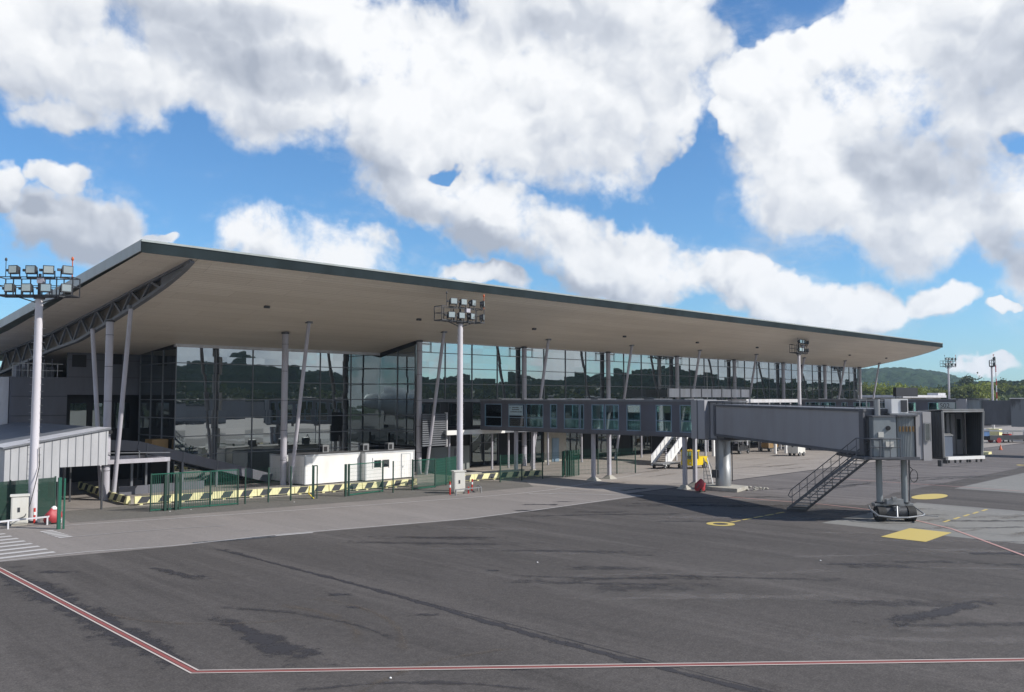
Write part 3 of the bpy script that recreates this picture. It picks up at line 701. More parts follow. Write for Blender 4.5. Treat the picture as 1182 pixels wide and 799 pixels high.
# notice on the near corridor (three lines with an arrow at each end, too small to read) and gate number on the far one
mb = MB(); mb.box(57.20, 57.235, 55.22, 57.08, 5.42, 6.38); sg = mb.build('notice_board', M['gallery_blue'], c1)
mb = MB(); mb.box(57.185, 57.198, 55.27, 57.03, 5.47, 6.33); mb.build('notice_face', paint('notice_face', (.38, .50, .56), .5, dirt=.1), sg)
mb = MB(); rr = random.Random(3)
for row, (z, a, b) in enumerate([(6.12, 56.6, 55.75), (5.93, 56.6, 55.75), (5.72, 56.85, 55.4)]):
    y = a
    while y > b:
        w = rr.uniform(.04, .09); mb.box(57.178, 57.184, y - w, y, z, z + rr.choice([.07, .09, .1])); y -= w + .025
for ya, s in ((56.95, 1), (55.4, -1)): mb.add([(57.178, ya, 6.15), (57.178, ya - .12 * 1, 6.22), (57.178, ya - .12, 6.08)] if s > 0 else [(57.178, ya - .12, 6.15), (57.178, ya, 6.08), (57.178, ya, 6.22)], [(0, 1, 2)])
mb.build('lettering', M['dark_steel'], sg)
mb = MB(); mb.box(57.20 + 59.8, 57.235 + 59.8, 37.3, 39.3, 5.72, 6.52); sg = mb.build('gate_sign', paint('gate_sign_face', (.45, .50, .50), .5, dirt=.1), c2)
text_mesh('S02', .82, M['dark_steel'], (57.19 + 59.8, 39.12, 5.83), (0, -1, 0), sg)

# ================================================================== JET BRIDGE
E1 = Vector((.704, -.71, 0)); E2 = Vector((.71, .704, 0))
def W(l, d, z=0.): v = E1 * l + E2 * d; return (v.x, v.y, z)
def W2(l, d): v = E1 * l + E2 * d; return (v.x, v.y)
def V3(o, l, d, z=0.): return W(l + o, d, z)
def V2(o, l, d): return W2(l + o, d)
RC = Vector((59.5, 35.9, 0))
J = thing('jet_bridge', 'grey passenger jet bridge with open cab, wheel truck and outside stairs, nearest the camera', 'jet bridge', (59.5, 35.9, 0))
# rotunda column, plinth
mb = MB(); mb.lathe((RC.x, RC.y, 0), [(.60, .25), (.60, 1.72), (.58, 1.74), (.58, 3.95)], 36); cl = mb.build('support_column', M['galv'], J)
mb = MB(); mb.tube((RC.x + .45, RC.y - .52, .6), (RC.x + .45, RC.y - .52, 3.6), .04, n=8); mb.box(RC.x - .85, RC.x - .6, RC.y + .1, RC.y + .5, .9, 1.5); mb.build('conduit', M['dark_steel'], cl)
mb = MB(); mb.prism([(57.9, 35.9), (58.1, 33.9), (60.6, 34.4), (60.9, 37.2), (58.8, 37.6)], 0, .27); mb.build('plinth', M['concrete_block'], J)
mb = MB(); rr = random.Random(5)
for i in range(46):
    x, y = rr.uniform(59.8, 62.1), rr.uniform(33.4, 35.6); s = rr.uniform(.05, .16); mb.lathe((x, y, 0), [(s * .7, 0), (s, s * .4), (s * .5, s * .8)], 6)
tag(mb.build('rubble', M['concrete_block'], loc=(61, 34.5, 0)), 'broken pale rubble heaped beside the concrete foot of the jet bridge column', 'rubble')
# rotunda drum : faceted, with collars
n = 20
poly = [(RC.x + 1.78 * math.cos(2 * PI * i / n), RC.y + 1.78 * math.sin(2 * PI * i / n)) for i in range(n)]
mb = MB(); mb.prism(poly, 3.95, 6.7); rd = mb.build('rotunda', M['bridge'], J)
mb = MB()
for i in range(n):
    p = poly[i]; d = (Vector((p[0], p[1], 0)) - RC) * 1.012 + RC; mb.bar((d.x, d.y, 3.98), (d.x, d.y, 6.7), .05, .05)
mb.build('shutter_ribs', M['bridge_edge'], rd)
mb = MB(); poly2 = [(RC.x + 1.93 * math.cos(2 * PI * i / n), RC.y + 1.93 * math.sin(2 * PI * i / n)) for i in range(n)]
mb.prism(poly2, 3.84, 3.98); mb.build('rotunda_rim', M['bridge_edge'], rd); mb = MB(); mb.prism(poly2, 6.7, 6.82); mb.build('rotunda_rim', M['bridge_edge'], rd)
mb = MB(); mb.box(57.12, 60.5, 36.0, 37.2, 3.93, 6.86); mb.build('collar', M['bridge'], J)
mb = MB(); mb.box(57.09, 57.118, 36.6, 36.68, 3.9, 6.9); mb.build('collar_seal', M['bridge_edge'], J)
# tunnel
dT = Vector((-.47, -.883, 0)).normalized(); nT = Vector((-.883, .47, 0)).normalized()   # along, and to the camera-left side
S0, S1 = 1.35, 17.9
def TP(s, o, z): p = RC + dT * s + nT * o; return (p.x, p.y, z)
zb_ = lambda s: 4.33 - .027 * s; zt_ = lambda s: 6.53 - .010 * s
def tun(s0, s1, w, dz0=0, dz1=0, mb=None):
    mb = mb or MB(); v = [TP(s, o, z(s) + dz) for s in (s0, s1) for (z, dz) in ((zb_, dz0), (zt_, dz1)) for o in (-w, w)]
    return mb.add(v, [(0, 1, 3, 2), (4, 6, 7, 5), (0, 4, 5, 1), (2, 3, 7, 6), (0, 2, 6, 4), (1, 5, 7, 3)])
mb = tun(S0, S1, 1.48); tn = mb.build('tunnel', M['bridge'], J)
mb = tun(S0 + .05, S1 + .05, 1.52, 3.0, .04)
mb = MB()
for s0, s1 in ((S0, S1 + .06),):
    v = [TP(s, o, zt_(s) + z) for s in (s0, s1) for z in (-.10, .035) for o in (-1.55, 1.55)]
    mb.add(v, [(0, 1, 3, 2), (4, 6, 7, 5), (0, 4, 5, 1), (2, 3, 7, 6), (0, 2, 6, 4), (1, 5, 7, 3)])
mb.build('tunnel_roof', M['bridge_edge'], tn)
mb = MB(); v = [TP(s, o, zb_(s) + z) for s in (S0, S1 + .05) for z in (-.12, .06) for o in (-1.53, 1.53)]
mb.add(v, [(0, 1, 3, 2), (4, 6, 7, 5), (0, 4, 5, 1), (2, 3, 7, 6), (0, 2, 6, 4), (1, 5, 7, 3)]); mb.build('tunnel_rail', M['bridge_edge'], tn)
mb = MB(); tun(S1 - .35, S1 + .02, 1.56, -.04, .04, mb); mb.build('tunnel_ring', M['bridge_edge'], tn); mb = MB(); tun(S0 - .05, S0 + .2, 1.56, -.04, .04, mb); mb.build('tunnel_ring', M['bridge_edge'], tn)
mb = MB(); mb.path([TP(s, 1.2, zt_(s) + .16) for s in (2, 6, 10, 14, 16.8)], .03)
for s in (2, 6, 10, 14, 16.8): mb.tube(TP(s, 1.2, zt_(s)), TP(s, 1.2, zt_(s) + .16), .02, n=6)
mb.build('cable_run', M['dark_steel'], tn)
# service platform and cab body, in the cab frame (l to the right, d away)
mb = MB(); mb.prism([W2(20.35, 50.15), W2(20.7, 49.5), W2(21.7, 49.5), W2(21.7, 52.5), W2(21.0, 52.5)], 3.68, 6.0); mb.build('cab_link', M['dark_steel'], J)
mb = MB()
for l in (20.35, 20.75, 21.1): mb.bar(W(l, 49.46 if l > 20.5 else 49.7, 4.6), W(l, 49.46 if l > 20.5 else 49.7, 5.8), .05)
mb.bar(W(20.3, 49.75, 4.6), W(21.2, 49.43, 4.6), .05); mb.build('cable_rack', M['dark_steel'], J)
bx = MB(); bx.prism([V2(-0.34, 20.85, 49.25), V2(-0.34, 22.15, 49.3), V2(-0.34, 22.15, 51.5), V2(-0.34, 20.85, 51.5)], 3.72, 5.95); bb = bx.build('service_cabin', M['bridge_light'], J)
mb = MB(); mb.prism([V2(-0.34, 20.78, 49.18), V2(-0.34, 22.2, 49.24), V2(-0.34, 22.2, 51.6), V2(-0.34, 20.78, 51.6)], 5.95, 6.03); mb.build('cabin_roof', M['bridge_edge'], bb)
mb = MB(); mb.tube(V3(-0.34, 21.68, 49.29, 5.32), V3(-0.34, 21.68, 49.22, 5.32), .13, n=16); mb.build('porthole', M['black'], bb)
mb = MB(); mb.bar(V3(-0.34, 21.1, 49.22, 4.95), V3(-0.34, 21.4, 49.22, 4.95), .05, .3); mb.bar(V3(-0.34, 21.5, 49.2, 4.4), V3(-0.34, 21.95, 49.2, 4.4), .05, .32); mb.build('control_box', M['cabinet'], bb)
mb = MB(); mb.bar(V3(-0.34, 21.35, 49.235, 4.2), V3(-0.34, 22.1, 49.27, 4.2), .03, 1.25); mb.build('cabin_door', M['bridge_light'], bb)
# corrugated round shutter
mb = MB(); m_ = 22
pts = []
for i in range(m_ + 1):
    l = 22.25 + 1.0 * i / m_; bulge = -.10 * math.sin(PI * i / m_) - (.035 if i % 2 else 0); pts.append(V2(-0.34, l, 49.45 + bulge))
mb.prism(pts + [V2(-0.34, 23.25, 53.4), V2(-0.34, 22.25, 53.4)], 3.7, 5.98); sh = mb.build('curved_shutter', M['bridge_light'], J)
mb = MB()
for i in range(5): l = 22.36 + i * .19; mb.bar(V3(-0.34, l, 49.3, 5.12), V3(-0.34, l, 49.3, 5.42), .09, .03)
mb.build('vent_slots', M['beige'], sh)
mb = MB(); mb.prism([V2(-0.34, 22.2, 49.2), V2(-0.34, 23.35, 49.2), V2(-0.34, 23.35, 53.5), V2(-0.34, 22.2, 53.5)], 5.98, 6.07); mb.prism([V2(-0.34, 20.3, 49.3), V2(-0.34, 23.4, 49.15), V2(-0.34, 23.4, 53.5), V2(-0.34, 20.3, 53.5)], 3.52, 3.7); mb.build('deck_edge', M['bridge_edge'], J)
mb = MB(); mb.prism([V2(-0.34, 23.3, 49.35), V2(-0.34, 23.68, 49.4), V2(-0.34, 23.68, 53.4), V2(-0.34, 23.3, 53.4)], 3.55, 6.08); mb.build('cab_side_panel', M['bridge'], J)
mb = MB(); mb.prism([V2(-0.34, 23.70, 49.35), V2(-0.34, 24.22, 49.45), V2(-0.34, 24.22, 53.4), V2(-0.34, 23.70, 53.4)], 3.48, 6.24); cp = mb.build('cab_corner_post', M['bridge'], J)
mb = MB(); mb.prism([V2(-0.34, 23.83, 49.33), V2(-0.34, 24.07, 49.36), V2(-0.34, 24.07, 49.5), V2(-0.34, 23.83, 49.5)], 4.65, 5.55); mb.build('window', M['low_glass'], cp)
mb = MB()
for (a, b) in (((23.79, 4.6), (23.79, 5.6)), ((24.11, 4.6), (24.11, 5.6)), ((23.79, 4.6), (24.11, 4.6)), ((23.79, 5.6), (24.11, 5.6))): mb.bar(V3(-0.34, a[0], 49.33, a[1]), V3(-0.34, b[0], 49.33, b[1]), .05, .05)
mb.build('window_frame', M['galv'], cp)
# canopy bellows flaring towards the opening
zBb, zBt, zMb, zMt = 3.6, 6.1, 3.58, 6.2
ML, MR = (25.02, 50.3), (27.72, 51.35); BL, BR = (24.52, 52.2), (27.85, 53.3)
mb = MB(); nb = 9
def ring(t, grow=0.):
    l = lerp(BL, ML, t); r = lerp(BR, MR, t); zb0 = zBb + (zMb - zBb) * t; zt0 = zBt + (zMt - zBt) * t
    lt = (l[0] - .02 * t, l[1]); rt = (r[0] + .14 * t, r[1])
    ux, uy = (r[0] - l[0]), (r[1] - l[1]); q = math.hypot(ux, uy); ux /= q; uy /= q
    return [(l[0] - ux * grow, l[1] - uy * grow, zb0), (lt[0] - ux * grow, lt[1] - uy * grow, zt0 + grow), (rt[0] + ux * grow, rt[1] + uy * grow, zt0 + grow), (r[0] + ux * grow, r[1] + uy * grow, zb0)]
rings = [ring(i / (2 * nb), .07 if i % 2 else .0) for i in range(2 * nb + 1)]
for a, b in zip(rings[:-1], rings[1:]):
    for i in range(3):
        q = [a[i], a[i + 1], b[i + 1], b[i]]; mb.quad(*[W(*p) for p in q])
bl_ = mb.build('canopy_bellows', paint('bellows_fabric', (.055, .06, .068), .7), J)
sol = bl_.modifiers.new('thickness', 'SOLIDIFY'); sol.thickness = .03
mb = MB(); rg = ring(1.0, .05)
for a, b in zip(rg[:-1], rg[1:]): mb.bar(W(*a), W(*b), .10, .10)
mb.build('canopy_rim', M['galv'], bl_)
mb = MB(); tp = [W(*p) for p in (ring(.0, .1)[1], ring(.0, .1)[2], ring(1.0, .1)[2], ring(1.0, .1)[1])]
mb.add([(p[0], p[1], p[2] + .03) for p in tp] + [(p[0], p[1], p[2] + .08) for p in tp], [(3, 2, 1, 0), (4, 5, 6, 7), (0, 1, 5, 4), (1, 2, 6, 5), (2, 3, 7, 6), (3, 0, 4, 7)]); mb.build('canopy_cover', M['galv'], bl_)
# floor, bumper, interior
mb = MB(); mb.prism([W2(*BL), W2(*ML), W2(*MR), W2(*BR)], 3.46, 3.6); mb.build('cab_floor', M['bridge_edge'], J)
mb = MB(); mb.bar(W(25.1, 50.2, 3.55), W(27.8, 51.28, 3.55), .18, .18); mb.build('bumper', M['container'], J)
mb = MB()
for t in (.05, .22, .36, .55, .62, .8, .93):
    p = lerp(W(25.1, 50.2, 3.46), W(27.8, 51.28, 3.46), t); mb.bar(p, (p[0], p[1], 3.28), .1, .08)
mb.bar(W(24.35, 49.5, 3.5), W(24.35, 49.5, 3.15), .2, .2); mb.bar(W(25.0, 50.2, 3.46), W(25.0, 50.2, 3.26), .25, .16); mb.build('underside_brackets', M['dark_steel'], J)
iw = None
for (ta, tb, za, zb3) in ((0, .80, 3.6, 6.1), (.92, 1.02, 3.6, 6.1), (.80, .92, 3.6, 4.5), (.80, .92, 5.75, 6.1)):
    pa, pb = lerp(BL, BR, ta), lerp(BL, BR, tb)
    mb = MB(); mb.prism([W2(pa[0], pa[1] + .02), W2(pb[0], pb[1] + .02), W2(pb[0], pb[1] + .1), W2(pa[0], pa[1] + .1)], za, zb3); q_ = mb.build('cab_back_wall', M['bridge'], J); iw = iw or q_
cw = MB(); cw.prism([W2(25.3, 51.0), W2(26.0, 51.3), W2(25.9, 51.9), W2(25.15, 51.6)], 3.6, 4.8); co = cw.build('control_console', paint('console_blue', (.11, .135, .18), .5), J)
mb = MB(); mb.prism([W2(25.25, 50.95), W2(26.05, 51.27), W2(25.95, 51.95), W2(25.1, 51.65)], 4.802, [4.85, 4.85, 5.05, 5.05]); mb.build('console_top', M['galv'], co)
mb = MB(); p0, p1 = lerp(BL, BR, .06), lerp(BL, BR, .40)
mb.bar(W(p0[0], p0[1] - .03, 4.75), W(p1[0], p1[1] - .03, 4.75), .04, 1.7); mb.build('cab_opening', M['black'], iw)
mb = MB(); p0, p1 = lerp(BL, BR, .80), lerp(BL, BR, .92)
mb.bar(W(p0[0], p0[1] + .05, 5.12), W(p1[0], p1[1] + .05, 5.12), .02, 1.25); mb.build('door_window', M['window_glass'], iw)
for t in (.56, .66, .78, .94):
    p0 = lerp(BL, BR, t); mb = MB(); mb.bar(W(p0[0], p0[1] - .04, 3.45), W(p0[0], p0[1] - .04, 6.1), .06, .06); mb.build('door_frame', M['galv'], iw)
# roof gear: air conditioner, pole
mb = MB(); mb.prism([V2(-0.3, 22.15, 49.9), V2(-0.3, 23.1, 49.9), V2(-0.3, 23.1, 50.8), V2(-0.3, 22.15, 50.8)], 6.15, 6.98); ac = mb.build('air_conditioner', M['container'], J)
mb = MB(); mb.bar(V3(-0.3, 22.68, 49.88, 6.56), V3(-0.3, 23.04, 49.88, 6.56), .03, .68); mb.build('fan_grille', M['dark_steel'], ac)
mb = MB(); mb.prism([V2(-0.3, 22.0, 49.8), V2(-0.3, 23.5, 49.8), V2(-0.3, 23.5, 50.9), V2(-0.3, 22.0, 50.9)], 6.07, 6.15); mb.build('ac_base', M['galv'], ac)
mb = MB(); mb.tube(V3(-0.3, 21.35, 50.0, 6.0), V3(-0.3, 21.35, 50.0, 6.95), .17, n=14); mb.build('lift_cylinder', M['galv'], J)
mb = MB()
for l in (20.6, 21.0, 21.9): mb.bar(V3(-0.3, l, 50.6, 6.1), V3(-0.3, l, 50.6, 6.9), .04)
mb.bar(V3(-0.3, 20.4, 50.6, 6.9), V3(-0.3, 22.0, 50.6, 6.9), .04); mb.bar(V3(-0.3, 20.4, 50.6, 6.5), V3(-0.3, 22.0, 50.6, 6.5), .03); mb.build('roof_guardrail', M['galv'], J)
# lift legs + wheel truck
for l in (21.38, 22.82):
    mb = MB(); mb.tube(V3(-0.18, l, 50.3, 1.0), V3(-0.18, l, 50.3, 3.6), .17, n=18); lg = mb.build('lift_leg', M['bridge_light'], J)
    mb = MB(); mb.tube(V3(-0.18, l, 50.3, .95), V3(-0.18, l, 50.3, 1.06), .27, n=18); mb.build('leg_collar', M['dark_steel'], lg)
mb = MB(); mb.bar(V3(-0.18, 23.08, 50.2, 1.1), V3(-0.18, 23.08, 50.2, 3.55), .07); mb.build('conduit', M['bridge_edge'], J)
mb = MB(); cpt = V3(-0.18, 23.32, 50.15, 2.55)
lp = [Vector(cpt) + E1 * (.22 * math.cos(t)) + Vector((0, 0, .36 * math.sin(t))) for t in np.linspace(0, 2 * PI, 15)]
mb.path(lp, .02, 6); mb.path([Vector(V3(-0.18, 23.1, 50.2, 3.1)), lp[4]], .02, 6); mb.build('cable_loop', M['black'], J)
mb = MB(); mb.bar(V3(-0.18, 21.0, 50.3, .9), V3(-0.18, 23.2, 50.3, .9), .5, .18); mb.bar(V3(-0.18, 22.05, 50.3, .85), V3(-0.18, 22.05, 49.5, .75), .3, .2)
mb.bar(V3(-0.18, 21.55, 49.9, 1.12), V3(-0.18, 22.5, 49.9, 1.12), .35, .3); mb.bar(V3(-0.18, 21.85, 49.75, 1.3), V3(-0.18, 22.1, 49.75, 1.3), .2, .18); tk = mb.build('truck_frame', M['galv'], J)
for l, r in ((21.25, .44), (22.95, .44)):
    for dd in (-.32,):
        mb = MB(); a = Vector(V3(-0.18, l - .22, 50.0, .44)); b = Vector(V3(-0.18, l + .22, 50.0, .44)); mb.tube(a, b, r, n=28); wh = mb.build('wheel', M['rubber'], J)
        mb = MB(); mb.tube(a - E1 * .02, b + E1 * .02, .2, n=18); mb.build('rim', M['galv'], wh)
mb = MB(); mb.tube(V3(-0.18, 21.5, 50.0, .5), V3(-0.18, 22.7, 50.0, .5), .36, n=18); mb.build('drive_drum', M['dark_steel'], tk)
mb = MB(); gb = [V3(-0.18, 20.55, 49.6, .72), V3(-0.18, 20.8, 49.15, .42), V3(-0.18, 21.6, 49.0, .34), V3(-0.18, 22.4, 49.0, .34), V3(-0.18, 23.3, 49.15, .42), V3(-0.18, 23.6, 49.6, .45)]
mb.path(gb, .05); mb.path([V3(-0.18, 20.55, 49.6, .72), V3(-0.18, 20.7, 50.2, .85)], .04); mb.path([V3(-0.18, 23.6, 49.6, .45), V3(-0.18, 23.3, 50.2, .8)], .04); mb.path([V3(-0.18, 21.8, 49.0, .34), V3(-0.18, 22.0, 49.5, .9)], .05); mb.path([V3(-0.18, 23.2, 49.3, .42), V3(-0.18, 24.1, 49.0, .4)], .02)
mb.build('guard_bar', M['galv'], tk)
# outside stairs
sb0, sb1 = Vector((51.93, 26.8, 0)), Vector((52.45, 25.75, 0))
st0, st1 = Vector((50.15 + 0, 21.62, 3.62)), Vector((50.9, 21.0, 3.62))
st0 = Vector(W(19.85, 50.1, 3.72)); st1 = Vector(W(20.55, 49.55, 3.72))
sb0 = Vector(W(17.35, 55.0, .05)); sb1 = Vector(W(18.3, 54.45, .05))
SR = thing
mb = MB(); mb.bar(sb0, st0, .05, .15); mb.bar(sb1, st1, .05, .13); stp = mb.build('stair', M['bridge_edge'], J)
mb = MB(); ns = 18
for i in range(ns):
    t = (i + .5) / ns; a = sb0.lerp(st0, t); b = sb1.lerp(st1, t); mb.bar(a, b, .21, .035)
mb.build('treads', M['mid_steel'], stp)
for s_, e_ in ((sb0, st0), (sb1, st1)):
    mb = MB(); u = Vector((0, 0, 1)); mb.path([s_.lerp(e_, .06) + u * 1.0, e_ + u * 1.0], .03); mb.path([s_.lerp(e_, .06) + u * .55, e_ + u * .55], .022)
    mb.path([s_.lerp(e_, .06) + u * 1.0, s_.lerp(e_, .02) + u * .8, s_.lerp(e_, .06) + u * .55], .025)
    for i in range(9): p = s_.lerp(e_, .08 + .115 * i); mb.path([p, p + u * 1.0], .022, 6)
    mb.build('stair_rail', M['bridge_edge'], stp)
mb = MB(); mb.path([st0 + Vector((0, 0, 1.0)), Vector(W(20.3, 49.2, 4.72)), Vector(W(21.9, 49.0, 4.72)), Vector(W(21.9, 49.2, 4.72))], .03)
mb.path([Vector(W(20.3, 49.2, 4.25)), Vector(W(21.9, 49.0, 4.25))], .022)
for l in (20.3, 20.8, 21.35, 21.9): mb.path([Vector(W(l, 49.2 - .12 * (l - 20.3), 3.6)), Vector(W(l, 49.2 - .12 * (l - 20.3), 4.72))], .025)
mb.prism([W2(19.75, 50.0), W2(20.3, 49.0), W2(22.0, 48.9), W2(22.0, 49.4)], 3.58, 3.68); mb.build('platform_rail', M['bridge_edge'], J)
mb = MB(); mb.bar(sb0 - Vector((0, 0, 0)), sb1, .35, .08); mb.bar(sb0.lerp(st0, .03), sb1.lerp(st1, .03), .16, .2); mb.build('stair_foot', M['dark_steel'], stp)

# second jet bridge: rotunda, column, tunnel leaving the frame
R2 = RC + Vector((59.8, 0, 0))
J2 = thing('jet_bridge', 'distant dark jet bridge with streaked panels on a wide column, at the right edge', 'jet bridge', tuple(R2))
mb = MB(); mb.lathe((R2.x, R2.y, 0), [(.60, .25), (.60, 3.75)], 28); mb.build('support_column', M['galv'], J2)
mb = MB(); mb.prism([(R2.x - 1.5, R2.y - 1.6), (R2.x + 1.3, R2.y - 1.6), (R2.x + 1.3, R2.y + 1.4), (R2.x - 1.5, R2.y + 1.4)], 0, .3); mb.build('plinth', M['yellow_kerb'], J2)
mb = MB(); mb.prism([(p[0] + 59.8, p[1]) for p in poly], 3.75, 6.85); r2_ = mb.build('rotunda', M['bridge_light'], J2)
mb = MB(); mb.prism([(p[0] + 59.8, p[1]) for p in poly2], 3.62, 3.78); mb.build('rotunda_rim', M['bridge_edge'], r2_); mb = MB(); mb.prism([(p[0] + 59.8, p[1]) for p in poly2], 6.85, 7.0); mb.build('rotunda_rim', M['bridge_edge'], r2_)
mb = MB(); mb.box(117.0, 120.5, 36.0, 37.2, 3.85, 6.93); mb.build('collar', M['bridge'], J2)
d2 = Vector((.12, -.993, 0)).normalized(); n2_ = Vector((-d2.y, d2.x, 0)) * -1
def tunnel2(name, s0, s1, w, z0, z1, mat):
    mb = MB(); v = []
    for s in (s0, s1):
        for z in (z0, z1):
            for o in (-w, w): p = R2 + d2 * s + n2_ * o; v.append((p.x, p.y, z))
    mb.add(v, [(0, 1, 3, 2), (4, 6, 7, 5), (0, 4, 5, 1), (2, 3, 7, 6), (0, 2, 6, 4), (1, 5, 7, 3)]); return mb.build(name, mat, J2)
def streaked():
    m, nt, out = new_mat('streaked_panel')
    a = noise(nt, pos(nt, (1.6, 1.6, .16), kind='world'), 1.3, 6, .7); b = noise(nt, pos(nt, (1, 1, 1), kind='world'), .35, 3)
    f = N(nt, 'ShaderNodeMath', operation='ADD'); L(nt, a, f.inputs[0]); L(nt, b, f.inputs[1])
    bsdf(nt, out, ramp(nt, f.outputs[0], [(.88, (.075, .075, .08)), (1.15, (.20, .21, .22))]), .6); return m
M['streaked'] = streaked()
t2 = tunnel2('tunnel', 1.3, 6.0, 1.45, 3.75, 6.75, M['bridge_edge'])
t3 = tunnel2('outer_tunnel', 4.4, 19.0, 1.65, 3.55, 6.95, M['streaked'])
tunnel2('tunnel_roof', 4.3, 19.1, 1.78, 6.95, 7.06, M['container'])
for s in (13.0,):
    for o in (-1.1, 1.1):
        p = R2 + d2 * s + n2_ * o; mb = MB(); mb.tube((p.x, p.y, .9), (p.x, p.y, 3.6), .2, n=14); mb.build('lift_leg', M['bridge_light'], J2)
        mb = MB(); mb.tube((p.x - .2, p.y, .44), (p.x + .2, p.y, .44), .44, n=20); mb.build('wheel', M['rubber'], J2)

# ================================================================== rooftop screens, canopies, antenna
P = thing('rooftop_screen', 'long pale grey screen panel on posts with a thin top rail above the boarding corridor', 'screen', (96.8, 60.0, 3.98))
mb = MB(); mb.box(87.2, 106.5, 60.0, 60.06, 7.15, 8.2); mb.build('panel', M['white_steel'], P)
mb = MB(); mb.bar((85.5, 60, 8.5), (107.6, 60, 8.5), .07)
for x_ in np.arange(87.3, 106.8, 2.4): mb.bar((x_, 59.95, 3.98), (x_, 59.95, 8.5), .09)
mb.bar((106.55, 59.95, 3.98), (106.55, 59.95, 8.5), .12); mb.build('frame', M['mid_steel'], P)
P = thing('black_screen', 'black box screen raised on posts above the far corridor, under the roof tip', 'screen', (124, 45.5, 6.9))
mb = MB(); mb.box(117.2, 124.9, 44.6, 45.0, 7.25, 8.45); mb.build('panel', M['black'], P)
mb = MB()
for x_ in (117.6, 119.8): mb.bar((x_, 44.8, 6.9), (x_, 44.8, 7.25), .09)
mb.build('frame', M['dark_steel'], P)
P = thing('covered_walkway', 'pale edged walkway canopy on closely spaced posts behind the jet bridge tunnel', 'canopy', (115, 58.5, 0))
mb = MB(); mb.box(101.9, 129.2, 57.9, 60.9, 6.45, 6.9); mb.build('canopy_roof', M['white_steel'], P)
for x_ in np.arange(102.2, 129.3, 3.0):
    mb = MB(); mb.bar((x_, 58.05, 0), (x_, 58.05, 6.45), .16); mb.build('post', M['white_steel'], P)
mb = MB(); mb.box(101.9, 129.2, 57.95, 60.9, 4.0, 4.25); mb.build('deck', M['mid_steel'], P)
mb = MB(); mb.tube((96.2, 60.2, 6.9), (96.2, 60.2, 10.6), .035, .015, 8); tag(mb.build('whip_antenna', M['container'], loc=(96.2, 60.2, 6.9)), 'thin white whip antenna rising behind the pale rooftop screen', 'antenna')

